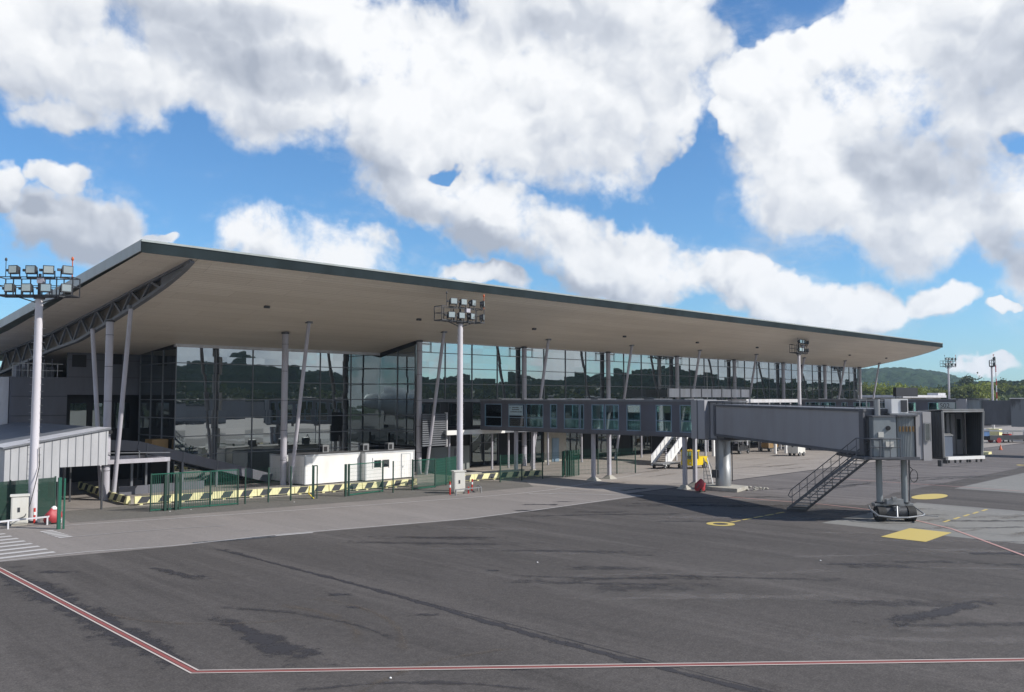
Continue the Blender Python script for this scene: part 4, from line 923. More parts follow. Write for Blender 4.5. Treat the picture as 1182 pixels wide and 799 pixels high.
# ================================================================== FLOODLIGHT MASTS
def mast(H, label, loc, rz):
    m_ = thing('floodlight_mast', label, 'floodlight mast', (0, 0, 0), 0, 'floodlight masts along the apron')
    mb = MB(); mb.tube((0, 0, 0), (0, 0, H), .25, .20, 28); po = mb.build('pole', M['pole_steel'], m_)
    mb = MB()
    for i in range(int(H / .4) - 4):
        z = 1.8 + i * .4
        for s in (-1, 1): mb.bar((s * .2, 0, z), (s * .38, 0, z), .02)
    mb.build('climbing_pegs', M['galv'], po)
    mb = MB(); mb.tube((0, 0, .0), (0, 0, .12), .42, n=20); mb.tube((0, 0, H - .05), (0, 0, H + .12), .3, n=18); mb.build('flange', M['bridge_edge'], po)
    mb = MB(); z0 = H + .12                                        # cage : long in x
    X0, X1, Y0, Y1 = -2.15, 2.05, -.45, .45
    for y in (Y0, Y1):
        mb.bar((X0, y, z0), (X1, y, z0), .09); mb.bar((X0, y, z0 + 1.05), (X1, y, z0 + 1.05), .05); mb.bar((X0, y, z0 + .55), (X1, y, z0 + .55), .04)
    for x_ in (X0, -1.25, -.3, .35, 1.15, X1):
        for y in (Y0, Y1): mb.bar((x_, y, z0), (x_, y, z0 + 1.05), .05)
        mb.bar((x_, Y0, z0), (x_, Y1, z0), .06)
    for x_ in (X0, X1): mb.bar((x_, Y0, z0 + 1.05), (x_, Y1, z0 + 1.05), .05); mb.bar((x_, Y0, z0 + .55), (x_, Y1, z0 + .55), .04)
    for i in range(14): x_ = X0 + .15 + i * .3; mb.bar((x_, Y0, z0), (x_, Y1, z0), .12, .02)
    for s in (-1, 1): mb.bar((s * 1.3, 0, z0 - .02), (0, 0, z0 - .42), .06)
    mb.bar((0, 0, z0), (0, 0, z0 + 1.3), .12); mb.build('cage', M['dark_steel'], m_)
    for (z, xs) in ((z0 + 1.42, (-1.15, -.2, .75, 1.75)), (z0 + .38, (-1.35, -.4, .62, 1.7))):
        for k_, x_ in enumerate(xs):
            a = (-.25, -.05, .3, .75)[k_]; ca, sa = math.cos(a), math.sin(a)
            def rp(u, v, w): return (x_ + u * ca - v * sa, -.55 + u * sa + v * ca, z + w - v * .15)
            b = MB()
            back = [rp(-.24, .16, -.19), rp(.24, .16, -.19), rp(.24, .16, .19), rp(-.24, .16, .19)]; fr = [rp(-.29, -.16, -.24), rp(.29, -.16, -.24), rp(.29, -.16, .24), rp(-.29, -.16, .24)]
            b.add(back + fr, [(0, 1, 2, 3), (7, 6, 5, 4), (0, 4, 5, 1), (1, 5, 6, 2), (2, 6, 7, 3), (3, 7, 4, 0)]); b.bar(rp(-.5, .0, 0), rp(-.3, .0, 0), .14)
            b.bar(rp(-.33, .1, -.42), rp(.33, .1, -.42), .07)
            for u in (-.3, .3): b.bar(rp(u, .05, -.42), rp(u, .02, 0), .05)
            fl = b.build('floodlight', M['dark_steel'], m_)
            g = MB(); q = [rp(-.24, -.18, -.19), rp(.24, -.18, -.19), rp(.24, -.18, .19), rp(-.24, -.18, .19)]; q2 = [rp(-.24, -.168, -.19), rp(.24, -.168, -.19), rp(.24, -.168, .19), rp(-.24, -.168, .19)]
            g.add(q + q2, [(3, 2, 1, 0), (4, 5, 6, 7), (0, 1, 5, 4), (1, 2, 6, 5), (2, 3, 7, 6), (3, 0, 4, 7)]); g.build('lens', M['lamp_glass'], fl)
    mb = MB(); mb.box(.12, .5, -.62, -.35, z0 + .68, z0 + .98); mb.build('junction_box', M['column'], m_)
    mb = MB(); mb.tube((X0 + .45, Y0, z0 + 1.05), (X0 + .45, Y0, z0 + 1.95), .02, n=6); mb.lathe((X0 + .45, Y0, z0 + 1.95), [(.02, 0), (.07, .04), (.06, .16), (.02, .2)], 8); mb.build('lightning_rod', M['dark_steel'], m_)
    mb = MB(); mb.tube((X1 - .05, Y0, z0 + 1.05), (X1 - .05, Y0, z0 + 2.0), .03, n=8); mb.lathe((X1 - .05, Y0, z0 + 2.0), [(.04, 0), (.08, .05), (.07, .16), (.03, .22)], 8); mb.build('obstacle_light', M['orange'], m_)
    m_.location = loc; m_.rotation_euler = (0, 0, rz); return m_
A0 = -math.atan2(.71, .704)
mm = mast(12.75, 'tall white floodlight mast at the left edge, rising beside the grey corrugated shed', (16.1, 54.2, 0), A0 + .05)
m2 = dup(mm, (44.2, 49.35, 0), A0 + .75, 'floodlight mast with a cream cabinet at its foot, in front of the white cabins')
m3 = dup(mm, (106.0, 52.6, 0), A0 + .95, 'thin floodlight mast rising behind the jet bridge tunnel')
m4 = dup(mm, (171.0, 55.5, 0), A0 + .45, 'distant floodlight mast against the wooded hill, left one of the far pair')
m5 = dup(mm, (173.9, 49.0, 0), A0 + 1.1, 'distant floodlight mast with dark lamps at the far right, standing on a yellowish block')
m4.scale = m5.scale = (.8, .8, 1.0)
AM = thing('radio_mast', 'faint red and white radio mast in the far trees at right', 'radio mast', (331, 92, 0))
for i in range(9):
    mb = MB(); mb.tube((331, 92, i * 2.3), (331, 92, (i + 1) * 2.3), .16, .16, 6); mb.build('mast_section', M['red'] if i % 2 else M['container'], AM)
mb = MB(); mb.box(173.0, 174.9, 47.9, 50.0, 0.006, 1.5); tag(mb.build('mast_footing', M['yellow_kerb'], loc=(173.9, 49, 0)), 'yellowish concrete block around the foot of the far right mast', 'block')

# ================================================================== SERVICE CABINETS, BOLLARDS, RAILS
def cabinet(x, y, rz, label):
    c = thing('electrical_cabinet', label, 'cabinet', (x, y, 0), rz, 'cream electrical cabinets by the masts')
    X0, X1 = -.42, .42
    R_ = Matrix.Rotation(rz, 3, 'Z')
    def tw(mb): mb.v = [tuple(R_ @ Vector(v) + Vector((x, y, 0))) for v in mb.v]; return mb
    tw(MB().box(X0, X1, -.3, .3, .12, 1.6)).build('body', M['cabinet'], c)
    tw(MB().box(X0 - .06, X1 + .06, -.36, .36, 1.6, 1.68)).build('lid', M['cabinet'], c)
    tw(MB().box(X0 + .04, X1 - .04, -.27, .27, 0, .12)).build('plinth', M['concrete_block'], c)
    d = tw(MB().box(X0 + .05, X1 - .05, -.325, -.302, .18, 1.55)).build('door', M['cabinet'], c)
    tw(MB().box(-.1, .02, -.345, -.327, .75, 1.0)).build('handle', M['dark_steel'], d)
    tw(MB().box(X1 - .01, X1 + .015, -.08, .05, 1.1, 1.25)).build('lock', M['dark_steel'], c)
cabinet(15.25, 53.5, A0 + .5, 'cream electrical cabinet behind a low white rail at the far left mast')
cabinet(43.1, 48.25, A0 + .4, 'cream electrical cabinet with red posts, at the foot of the middle mast')
def bollard(x, y, h, lean, label):
    b = thing('safety_post', label, 'bollard', (x, y, 0), 0, 'red and white posts around the masts')
    mb = MB(); mb.tube((x, y, 0), (x + lean, y, h), .06, n=12); mb.build('shaft', M['red'], b)
    mb = MB(); mb.tube((x + lean * .55, y, h * .55), (x + lean * .75, y, h * .75), .066, n=12); mb.build('reflective_band', M['container'], b)
bollard(42.05, 48.0, .95, 0, 'red safety post standing left of the middle mast cabinet')
bollard(44.9, 48.75, .9, .05, 'red safety post standing right of the middle mast')
bollard(16.05, 53.65, .85, 0, 'red safety post between cabinet and pole at the far left mast')
bollard(43.5, 47.6, .5, 0, 'short red post in front of the middle mast cabinet')
def rail(pts, h, label, mat, name='low_rail'):
    r = thing(name, label, 'rail', (pts[0][0], pts[0][1], 0))
    mb = MB()
    for a, b in zip(pts[:-1], pts[1:]): mb.bar((a[0], a[1], h), (b[0], b[1], h), .08, .08)
    mb.build('top_bar', mat, r)
    for p in pts:
        mb = MB(); mb.bar((p[0], p[1], 0), (p[0], p[1], h - .04), .08); mb.build('leg', mat, r)
rail([(12.4, 51.7), (14.35, 52.25), (16.35, 52.45), (17.2, 52.9)], .45, 'low white guard rail in front of the far left cabinet and mast', M['white_steel'])
rail([(42.0, 47.3), (44.6, 47.4), (45.4, 48.6)], .4, 'low thin rail around the middle mast cabinet', M['galv'])
mb = MB(); mb.path([(16.25, 53.9, 4.2), (16.3, 53.9, 3.2), (16.1, 53.7, 2.4), (15.7, 53.2, 1.2), (15.4, 53.1, .5), (14.6, 52.9, .3), (13.6, 52.8, .05)], .025, 8)
tag(mb.build('hanging_cable', M['black'], loc=(16, 53.7, 0)), 'black cable looping down the far left mast to the cabinet', 'cable')
def covered(x, y, s, label, tip):
    """red hooded cover over a wheeled extinguisher"""
    c = thing('covered_extinguisher', label, 'extinguisher', (x, y, 0), 0, 'wheeled extinguishers under red covers')
    r = np.random.RandomState(int(x)); mb = MB(); rings_ = []; n_ = 18
    prof = [(.38, .10), (.46, .25), (.47, .48), (.42, .68), (.33, .84), (.20, .96), (.06, 1.02)]
    v = []
    for j, (rad, z) in enumerate(prof):
        for i in range(n_):
            t = 2 * PI * i / n_; lean = .10 * (z - .2) * s; q = rad * s * (1 + .13 * math.sin(3 * t + j * .7) + .05 * math.sin(7 * t + 2 * j) + .05 * r.randn()); v.append((x + lean + q * math.cos(t) * (1.1 - .25 * (j > 3)), y + q * math.sin(t) * .8, z * s + (.05 * s * math.sin(2 * t + 1) if j > 2 else 0)))
    f = [(j * n_ + i, j * n_ + (i + 1) % n_, (j + 1) * n_ + (i + 1) % n_, (j + 1) * n_ + i) for j in range(len(prof) - 1) for i in range(n_)]
    mb.add(v, f, True); mb.add(v[-n_:], [tuple(range(n_))]); mb.build('cover', M['red_cover'], c)
    for q in (-.3, .3):
        mb = MB(); mb.tube((x + q * s, y - .3 * s, .16 * s), (x + q * s, y - .22 * s, .16 * s), .16 * s, n=14); mb.build('wheel', M['rubber'], c)
    if tip:
        mb = MB(); mb.lathe((x + .08, y, .93 * s), [(.17, 0), (.15, .10), (.05, .18)], 10); mb.build('hood_tip', M['container'], c)
    else:
        mb = MB(); mb.path([(x - .3, y - .1, .7 * s), (x - .55, y - .15, .5 * s), (x - .75, y - .15, .35)], .03); mb.build('handle', M['dark_steel'], c)
covered(16.7, 52.75, .86, 'red covered extinguisher with a white tip, beside the green gate post at left', True)
covered(56.55, 36.1, .92, 'red covered extinguisher lying by the jet bridge column foot', False)

# ================================================================== FENCES and GATES (welded green mesh)
def mesh_panel(mb, a, b, z0, z1, dx=.1, wire=.012, rows=9):
    a = Vector((a[0], a[1], 0)); b = Vector((b[0], b[1], 0)); n = max(1, int((b - a).length / dx)); u = Vector((0, 0, 1))
    for i in range(n + 1): p = a.lerp(b, i / n); mb.bar(p + u * z0, p + u * z1, wire, wire)
    for j in range(rows + 1): z = z0 + (z1 - z0) * j / rows; mb.bar(a + u * z, b + u * z, wire, wire)
def gate(name, label, a, b, h, bars, wire, posts=2, cat='gate', mat='green', group='green security fencing', rows=2, dbl=False):
    g = thing(name, label, cat, (a[0], a[1], 0), 0, group)
    A_ = Vector((a[0], a[1], 0)); B_ = Vector((b[0], b[1], 0)); u = Vector((0, 0, 1))
    mb = MB(); mesh_panel(mb, a, b, .12, h - .03, bars, wire, rows); mb.build('mesh_panel', M[mat], g)
    if cat == 'gate':
        mb = MB(); mb.bar(A_ + u * h, B_ + u * h, .06); mb.bar(A_ + u * .1, B_ + u * .1, .08); mb.bar(A_, A_ + u * h, .06); mb.bar(B_, B_ + u * h, .06); mb.build('gate_frame', M[mat], g)
    for i in range(posts):
        p = A_.lerp(B_, i / max(1, posts - 1)); mb = MB(); mb.bar(p, p + u * (h + .05), .08); mb.build('post', M['green_dark'], g)
    return g
G1 = gate('sliding_gate', 'green barred sliding gate left of the thin fence posts, striped blocks behind it', (22.7, 53.95), (28.2, 53.35), 2.3, .11, .022, 4, rows=1)
for (x, y) in ((23.5, 53.7), (24.15, 53.62)):
    mb = MB(); mb.bar((x, y, 0), (x, y, 2.25), .14); mb.bar((x + .22, y, 0), (x + .22, y, 2.25), .07); mb.build('guide_post', M['green_dark'], G1)
gate('wire_fence', 'nearly invisible wire fence on thin dark posts between the sliding gate and the white cabins', (28.75, 53.4), (33.5, 52.75), 2.3, .2, .004, 4, 'fence', rows=7)
DP = thing('guide_frame', 'narrow double dark post with a yellow foot strap, in front of the white cabins', 'post', (33.6, 52.75, 0))
mb = MB()
for d in (0, .22): mb.bar((33.6 + d, 52.75 - d * .3, 0), (33.6 + d, 52.75 - d * .3, 2.3), .06)
mb.bar((33.6, 52.75, 2.3), (33.82, 52.68, 2.3), .07); mb.build('posts', M['green_dark'], DP)
mb = MB(); mb.path([(33.3, 52.8, .9), (33.25, 52.85, .4), (33.6, 52.7, .03)], .035); mb.build('strap', M['yellow'], DP)
gate('mesh_gate', 'green framed mesh gate standing in front of the second white cabin', (36.3, 52.4), (39.7, 52.95), 2.25, .1, .009, 2, rows=8)
mb = MB()
G2p = thing('gate_post', 'thick dark green post at the left end of the mesh gate', 'post', (36.1, 52.4, 0))
mb.bar((36.0, 52.4, 0), (36.0, 52.4, 2.3), .14); mb.bar((36.25, 52.42, 0), (36.25, 52.42, 2.3), .08); mb.build('post_pair', M['green_dark'], G2p)
gate('wire_fence', 'thin wire fence between the mesh gate and the green fence by the middle mast', (39.9, 51.95), (42.0, 52.3), 2.3, .2, .004, 2, 'fence', rows=7)
gate('mesh_fence', 'green mesh fence just left of the middle mast, first panel', (42.1, 52.35), (44.5, 52.6), 2.25, .07, .014, 2, 'gate', rows=8)
gate('mesh_fence', 'green mesh fence behind the middle mast, panel turned away', (44.55, 52.62), (48.0, 54.0), 2.25, .06, .016, 3, 'fence', rows=10)
gate('mesh_fence', 'dark green mesh fence in the corridor shade, running up to the folded gate', (51.1, 52.0), (58.3, 51.4), 2.25, .09, .010, 4, 'fence', rows=8)
FG = thing('folded_gate', 'stack of folded green gate leaves at the right end of the shaded fence', 'gate', (59.2, 51.3, 0), 0, 'green security fencing')
for i in range(4):
    mb = MB(); mesh_panel(mb, (58.3 + i * .35, 51.4 - .05 * i), (59.2 + i * .3, 51.9 - .3 * i), .1, 2.3, .07, .02, 8); mb.build('gate_leaf', M['green'], FG)
for i in range(5):
    mb = MB(); mb.bar((58.6 + i * .27, 51.25, 0), (58.6 + i * .27, 51.25, 2.4), .07); mb.build('post', M['green_dark'], FG)
gate('mesh_fence', 'far green mesh fence seen between the corridor legs', (61.0, 51.8), (66.5, 49.5), 2.3, .14, .008, 4, 'fence', rows=6)
gate('privacy_fence', 'very dark green fence below the corrugated shed at the far left', (10.0, 53.9), (17.9, 56.2), 2.3, .05, .03, 4, 'fence', 'green_dark', rows=30)
mb = MB(); mb.bar((16.25, 50.3, 0), (16.25, 50.3, 2.75), .16); mb.bar((16.47, 50.2, 0), (16.47, 50.2, 2.7), .08)
tag(mb.build('gate_post', M['green'], loc=(16.3, 50.3, 0)), 'tall bright green gate post right of the red covered extinguisher at left', 'post', 'green security fencing')

# ================================================================== STRIPED BARRIER BLOCKS
def barrier(a, b, label, ph=0, lit='yellow_kerb'):
    a = Vector((a[0], a[1], 0)); b = Vector((b[0], b[1], 0)); Ln = (b - a).length; ang = math.atan2(b.y - a.y, b.x - a.x)
    o = thing('striped_barrier', label, 'barrier', tuple(a), ang, 'yellow and black striped concrete barriers')
    R_ = Matrix.Rotation(ang, 3, 'Z')
    def tw(mb): mb.v = [tuple(R_ @ Vector(v) + a) for v in mb.v]; return mb
    mb = MB(); L1 = Ln - .05
    mb.add([(0, .16, .12), (L1, .16, .12), (L1, .09, .58), (0, .09, .58), (0, -.16, .12), (L1, -.16, .12), (L1, -.09, .58), (0, -.09, .58)], [(0, 1, 2, 3)[::-1], (4, 5, 6, 7), (3, 7, 6, 2)[::-1], (0, 4, 7, 3)[::-1], (1, 2, 6, 5), (0, 1, 5, 4)])
    for q in (.3, L1 - .5): mb.box(q, q + .2, -.13, .13, 0, .12)
    tw(mb).build('block', M[lit], o)
    mb = MB(); n_ = max(1, round(L1 / 1.35)); stp_ = L1 / n_
    for k_ in range(n_):
        x0 = (k_ + .10 + ph) * stp_; w = stp_ * .48
        for y, s in ((-.162, -1), (.162, 1)):
            yb, yt = y, y * .09 / .16 - .002 * s * 0
            zs_ = (.14, .56); off_ = .3
            ya = s * (.16 - .07 * (.02 / .46) + .004); yc = s * (.16 - .07 * (.44 / .46) + .004)
            q = [(x0, ya, .14), (x0 + w, ya, .14), (x0 + w + off_, yc, .56), (x0 + off_, yc, .56)]
            mb.add(q, [(0, 1, 2, 3)])
        mb.add([(x0 + off_, -.094, .584), (x0 + w + off_, -.094, .584), (x0 + w + off_, .094, .584), (x0 + off_, .094, .584)], [(0, 1, 2, 3)])
    tw(mb).build('black_stripes', M['black_kerb'], o)
BL_ = [(23.3, 57.9), (25.9, 57.45), (28.6, 56.95), (31.3, 56.45), (34.0, 55.95), (36.6, 55.45), (39.3, 55.05), (41.9, 54.85), (44.4, 54.75)]
lb = ['at the corner by the foot of the leaning struts', 'behind the left half of the barred sliding gate', 'behind the right half of the barred sliding gate', 'behind the thin fence posts', 'below the left end of the white cabins',
      'in front of the first white cabin', 'behind the framed mesh gate', 'at the right end of the long row']
for i, (a, b) in enumerate(zip(BL_[:-1], BL_[1:])): barrier(a, b, 'yellow and black striped concrete barrier ' + lb[i])
BB = [(24.45, 71.2), (24.1, 67.9), (23.65, 64.6), (23.25, 61.3), (23.05, 58.2)]
lb = ['deepest in the shade under the roof', 'second from the back in the shaded side row', 'beside the foot of the leaning struts', 'nearest in the side row turning into the yard']
for i, (a, b) in enumerate(zip(BB[:-1], BB[1:])): barrier(a, b, 'yellow and black striped barrier ' + lb[i], .1)
BC = [(47.6, 54.5), (50.3, 54.4), (52.9, 54.1), (55.4, 53.7), (57.6, 53.3)]
lb = ['just right of the middle mast', 'in front of the low concrete wall', 'left one in the corridor shade', 'right one in the corridor shade']
for i, (a, b) in enumerate(zip(BC[:-1], BC[1:])): barrier(a, b, 'yellow and black striped barrier ' + lb[i])
mb = MB(); mb.prism([(50.5, 56.2), (57.8, 55.6), (57.8, 56.1), (50.2, 57.0)], 0, .5); tag(mb.build('low_wall', M['concrete_block'], loc=(54, 56.3, 0)), 'low pale concrete wall behind the striped barriers right of the middle mast', 'wall')
for i, (x, y) in enumerate([(24.8, 64.4), (27.0, 64.6), (29.3, 64.8)]):
    mb = MB(); mb.box(x, x + 2.1, y, y + .25, .012, .62); tag(mb.build('concrete_block', M['grey_wall'], loc=(x, y, 0)), ['grey concrete block in the shade, left of three in a row', 'grey concrete block in the shade, middle of three in a row', 'grey concrete block in the shade, right of three in a row'][i], 'block', 'grey blocks under the frame')

# ================================================================== WHITE CABINS
def cabin(x0, x1, y0, y1, z1, label, parts):
    c = thing('prefab_cabin', label, 'cabin', (x0, y0, 0), 0, 'white prefab cabins')
    mb = MB(); mb.box(x0, x1, y0, y1, .1, z1 - .12); mb.build('body', M['container'], c)
    mb = MB(); mb.box(x0 - .03, x1 + .03, y0 - .03, y1 + .03, z1 - .12, z1); mb.box(x0 - .02, x0 + .1, y0 - .02, y0 + .1, .1, z1 - .12); mb.box(x1 - .1, x1 + .02, y0 - .02, y0 + .1, .1, z1 - .12); mb.box(x0 - .02, x0 + .1, y1 - .1, y1 + .02, .1, z1 - .12); mb.build('frame', M['container_trim'], c)
    mb = MB(); mb.box(x0 + .03, x1 - .03, y0 + .03, y1 - .03, z1, z1 + .03); mb.build('roof', M['roof_felt'], c)
    mb = MB(); mb.box(x0 + .1, x1 - .1, y0 + .1, y1 - .1, .008, .1); mb.build('skid', M['dark_steel'], c)
    parts(c)
def ac_unit(c, x, y, z):
    mb = MB(); mb.box(x - .3, x + .3, y, y + .5, z, z + .62); a = mb.build('air_conditioner', M['galv'], c)
    mb = MB(); mb.box(x - .32, x - .302, y + .05, y + .45, z + .08, z + .5); mb.box(x - .2, x + .12, y - .02, y - .002, z + .1, z + .5); mb.build('fan_grille', M['black'], a)
def p1(c): ac_unit(c, 41.0, 62.6, 2.46)
def p2(c):
    mb = MB(); mb.box(44.3, 45.9, 60.37, 60.395, 1.15, 1.75); w = mb.build('window', M['low_glass'], c)
    mb = MB(); mb.box(44.2, 46.0, 60.33, 60.368, 1.75, 2.0); mb.box(44.2, 44.3, 60.33, 60.39, 1.1, 1.75); mb.box(45.9, 46.0, 60.33, 60.39, 1.1, 1.75); mb.box(45.05, 45.15, 60.33, 60.368, 1.15, 1.75); mb.build('window_frame', M['container'], w)
    mb = MB(); mb.box(47.3, 48.2, 60.36, 60.392, .12, 2.15); d = mb.build('door', M['container'], c)
    mb = MB(); mb.box(47.25, 47.3, 60.34, 60.392, .12, 2.2); mb.box(48.2, 48.25, 60.34, 60.392, .12, 2.2); mb.box(47.3, 48.2, 60.34, 60.392, 2.16, 2.2); mb.box(47.38, 47.44, 60.3, 60.358, 1.0, 1.15); mb.build('door_frame', M['container_trim'], d)
    ac_unit(c, 44.6, 61.9, 2.46); ac_unit(c, 47.2, 61.8, 2.46)
cabin(38.0, 43.3, 61.0, 63.5, 2.46, 'white prefab cabin with blank front, left of the joined pair', p1)
cabin(43.45, 48.7, 60.4, 62.9, 2.46, 'white prefab cabin with a small dark window and a door, right of the pair', p2)
cabin(38.3, 43.0, 64.3, 67.0, 2.3, 'grey looking cabin mostly hidden behind the left white cabin', lambda c: None)

# ================================================================== SHED, FRAME, RAMP at left
def corrug():
    m, nt, out = new_mat('corrugated_cladding')
    n1 = noise(nt, pos(nt, (1, 1, .3)), 1.2, 6, .65)
    bsdf(nt, out, ramp(nt, n1, [(.3, (.36, .36, .37)), (.75, (.46, .46, .47))]), .5); return m
M['corrug'] = corrug()
S = thing('loading_shed', 'grey corrugated shed with a sloping roof and open doorway, at the left edge', 'shed', (18, 57, 0))
xa, xb_, y0s, y1s = 15.35, 21.2, 57.0, 76.0
top = lambda x: 4.05 + (x - 15.35) * .168
v = [(xa, 1.95), (18.35, 1.95), (18.35, 2.8), (xb_, 2.8), (xb_, top(xb_)), (xa, top(xa))]
mb = MB(); mb.add([(x, y0s, z) for x, z in v] + [(x, y0s + .08, z) for x, z in v], [(0, 1, 2, 3, 4, 5), (11, 10, 9, 8, 7, 6)] + [(i, i + 6, (i + 1) % 6 + 6, (i + 1) % 6) for i in range(6)])
fw = mb.build('front_wall', M['corrug'], S)
mb = MB()
for i in range(13):
    x = xa + .3 + i * .45; zb2 = 1.95 if x < 18.35 else 2.8; mb.box(x, x + .035, y0s - .02, y0s - .002, zb2, top(x) - .02)
mb.build('cladding_seam', M['mid_steel'], fw)
mb = MB(); mb.add([(xa, y0s + .08, 1.95), (xa, y1s, 1.95), (xa, y1s, top(xa)), (xa, y0s + .08, top(xa))] + [(xa + .08, y0s + .08, 1.95), (xa + .08, y1s, 1.95), (xa + .08, y1s, top(xa)), (xa + .08, y0s + .08, top(xa))], [(0, 3, 2, 1), (4, 5, 6, 7), (0, 1, 5, 4), (3, 7, 6, 2)])
mb.build('side_wall', M['corrug'], S)
mb = MB(); e = .12
mb.add([(xa - e, y0s - e, top(xa - e)), (xb_ + e, y0s - e, top(xb_ + e)), (xb_ + e, y1s, top(xb_ + e)), (xa - e, y1s, top(xa - e))] + [(xa - e, y0s - e, top(xa - e) + .1), (xb_ + e, y0s - e, top(xb_ + e) + .1), (xb_ + e, y1s, top(xb_ + e) + .1), (xa - e, y1s, top(xa - e) + .1)],
       [(3, 2, 1, 0), (4, 5, 6, 7), (0, 1, 5, 4), (1, 2, 6, 5), (2, 3, 7, 6), (3, 0, 4, 7)]); rf = mb.build('roof', M['mid_steel'], S)
mb = MB(); mb.add([(xa - e, y0s - e - .01, top(xa - e) + .104), (xb_ + e, y0s - e - .01, top(xb_ + e) + .104), (xb_ + e, y0s + 2.2, top(xb_ + e) + .104), (xa - e, y0s + 2.8, top(xa - e) + .104)], [(0, 1, 2, 3)]); mb.build('roof_edge_sheet', M['white_steel'], rf)
for (x, y) in ((18.4, 57.3), (21.0, 57.3), (21.0, 63), (15.5, 63), (18.4, 70), (21.0, 70), (15.5, 70)):
    mb = MB(); mb.bar((x, y, 0), (x, y, 2.8 if y < 58 else top(x)), .1); mb.build('post', M['dark_steel'], S)
mb = MB(); mb.tube((21.4, 57.2, 4.85), (21.4, 57.5, 4.85), .13, n=14); mb.build('floodlamp', M['black'], S)
# things inside the doorway
mb = MB(); mb.tube((20.9, 66.5, .0), (20.9, 66.5, 1.9), .2, n=14); mb.lathe((20.9, 66.5, 1.9), [(.2, 0), (.12, .1), (.05, .2)], 12)
tag(mb.build('red_cylinder', M['red'], loc=(20.9, 66.5, 0)), 'upright red cylinder in the dark doorway of the shed', 'cylinder')
mb = MB(); mb.box(18.2, 20.0, 67, 68.2, .35, .8); bt = thing('baggage_tug', 'small tug with a pale blue hood in the dark doorway of the shed', 'tug', (19, 67.5, 0)); mb.build('chassis', M['dark_steel'], bt)
mb = MB(); mb.lathe((18.8, 67.6, .8), [(.55, 0), (.5, .3), (.25, .5), (.05, .55)], 14); mb.build('hood', M['blue_cover'], bt)
for x, y in ((18.5, 66.95), (19.7, 66.95), (18.5, 68.25), (19.7, 68.25)):
    mb = MB(); mb.tube((x, y - .1, .3), (x, y + .1, .3), .3, n=16); mb.build('wheel', M['rubber'], bt)
mb = MB(); mb.box(16.2, 17.4, 66, 67.2, .006, .9); tag(mb.build('storage_crate', M['yellow_kerb'], loc=(16.8, 66.5, 0)), 'yellowish crate half hidden in the dark doorway of the shed', 'crate')
Fm = thing('steel_frame', 'low grey steel portal frame under the ramp, left of the sliding gate', 'frame', (25, 62, 0))
mb = MB(); mb.bar((21.4, 62.0, 2.62), (27.4, 62.0, 2.62), .14, .3); mb.bar((27.3, 62, 2.62), (27.3, 66.0, 2.62), .14, .25); mb.bar((21.4, 66.0, 2.62), (27.4, 66.0, 2.62), .14, .3); mb.build('beam', M['column'], Fm)
for x, y in ((27.3, 62.0), (26.3, 66.0), (21.6, 66)):
    mb = MB(); mb.bar((x, y, 0), (x, y, 2.5), .16); mb.build('post', M['mid_steel'], Fm)
mb = MB()
for x in (23.0, 25.2): mb.bar((x, 62, 2.75), (x, 62, 3.3), .05)
mb.bar((21.4, 62, 3.3), (27.4, 62, 3.1), .05); mb.build('hand_rail', M['mid_steel'], Fm)
Rp = thing('baggage_ramp', 'long grey sloping ramp with solid sides descending to the right under the glass', 'ramp', (31, 66, 0))
mb = MB(); prs = [(24.0, 65.5, 3.35), (26.5, 65.5, 3.2), (37.6, 65.5, .1)]
for y in (65.5, 67.3):
    for (a, b) in zip(prs[:-1], prs[1:]): mb.bar((a[0], y, a[2] + .25), (b[0], y, b[2] + .25), .08, .75)
mb.build('parapet', M['grey_wall'], Rp)
mb = MB()
for (a, b) in zip(prs[:-1], prs[1:]): mb.bar((a[0], 66.4, a[2] - .05), (b[0], 66.4, b[2] - .05), 1.7, .16)
mb.build('deck', M['dark_steel'], Rp)
for x in (24.5, 27.2, 30, 32.8):
    z = float(np.interp(x, [24, 26.5, 37.6], [3.35, 3.2, .1])); mb = MB(); mb.bar((x, 65.6, 0), (x, 65.6, z), .14); mb.bar((x, 65.42, z - .1), (x, 65.42, z + .66), .06); mb.build('post', M['mid_steel'], Rp)
Oc = thing('storage_container', 'dull orange container above a dark stand-in for shade, deep under the roof behind the ramp', 'container', (29.9, 70.3, 0))
mb = MB(); mb.box(29.3, 30.6, 69.6, 71.0, 2.5, 3.7); mb.box(29.4, 30.5, 69.55, 69.6, 2.9, 3.0); mb.build('container', M['beige'], Oc)
mb = MB(); mb.box(29.2, 30.65, 69.5, 71.1, .006, 2.5); mb.build('base', M['dark_wall'], Oc)  # dark box added where only shade lies under the container

# ================================================================== STAIRS, TRACTOR, LADDER, EQUIPMENT
Bs = thing('boarding_stairs', 'white solid-sided staircase climbing to the corridor behind the near legs', 'staircase', (75.5, 53.5, 0))
for y in (53.9, 52.1):
    mb = MB(); v = [(75.2, y, 0), (75.7, y, 0), (80.6, y, 3.75), (80.6, y, 4.75), (75.2, y, .95)]
    mb.add([(a, b, c) for a, b, c in v] + [(a, b + .06, c) for a, b, c in v], [(0, 1, 2, 3, 4), (9, 8, 7, 6, 5)] + [(i, i + 5, (i + 1) % 5 + 5, (i + 1) % 5) for i in range(5)]); sp = mb.build('side_panel', M['container'], Bs)
    mb = MB(); mb.bar((75.2, y + .03, 1.0), (80.6, y + .03, 4.8), .07)
    for t in np.linspace(.05, .95, 8): mb.bar((75.2 + 5.4 * t, y - .02, .0 + 3.8 * t + .1), (75.2 + 5.4 * t, y - .02, .95 + 3.8 * t), .04)
    mb.build('hand_rail', M['white_steel'], sp)
mb = MB()
for i in range(20): mb.box(75.45 + i * .255, 75.74 + i * .255, 52.17, 53.88, .02 + i * .188, .07 + i * .188)
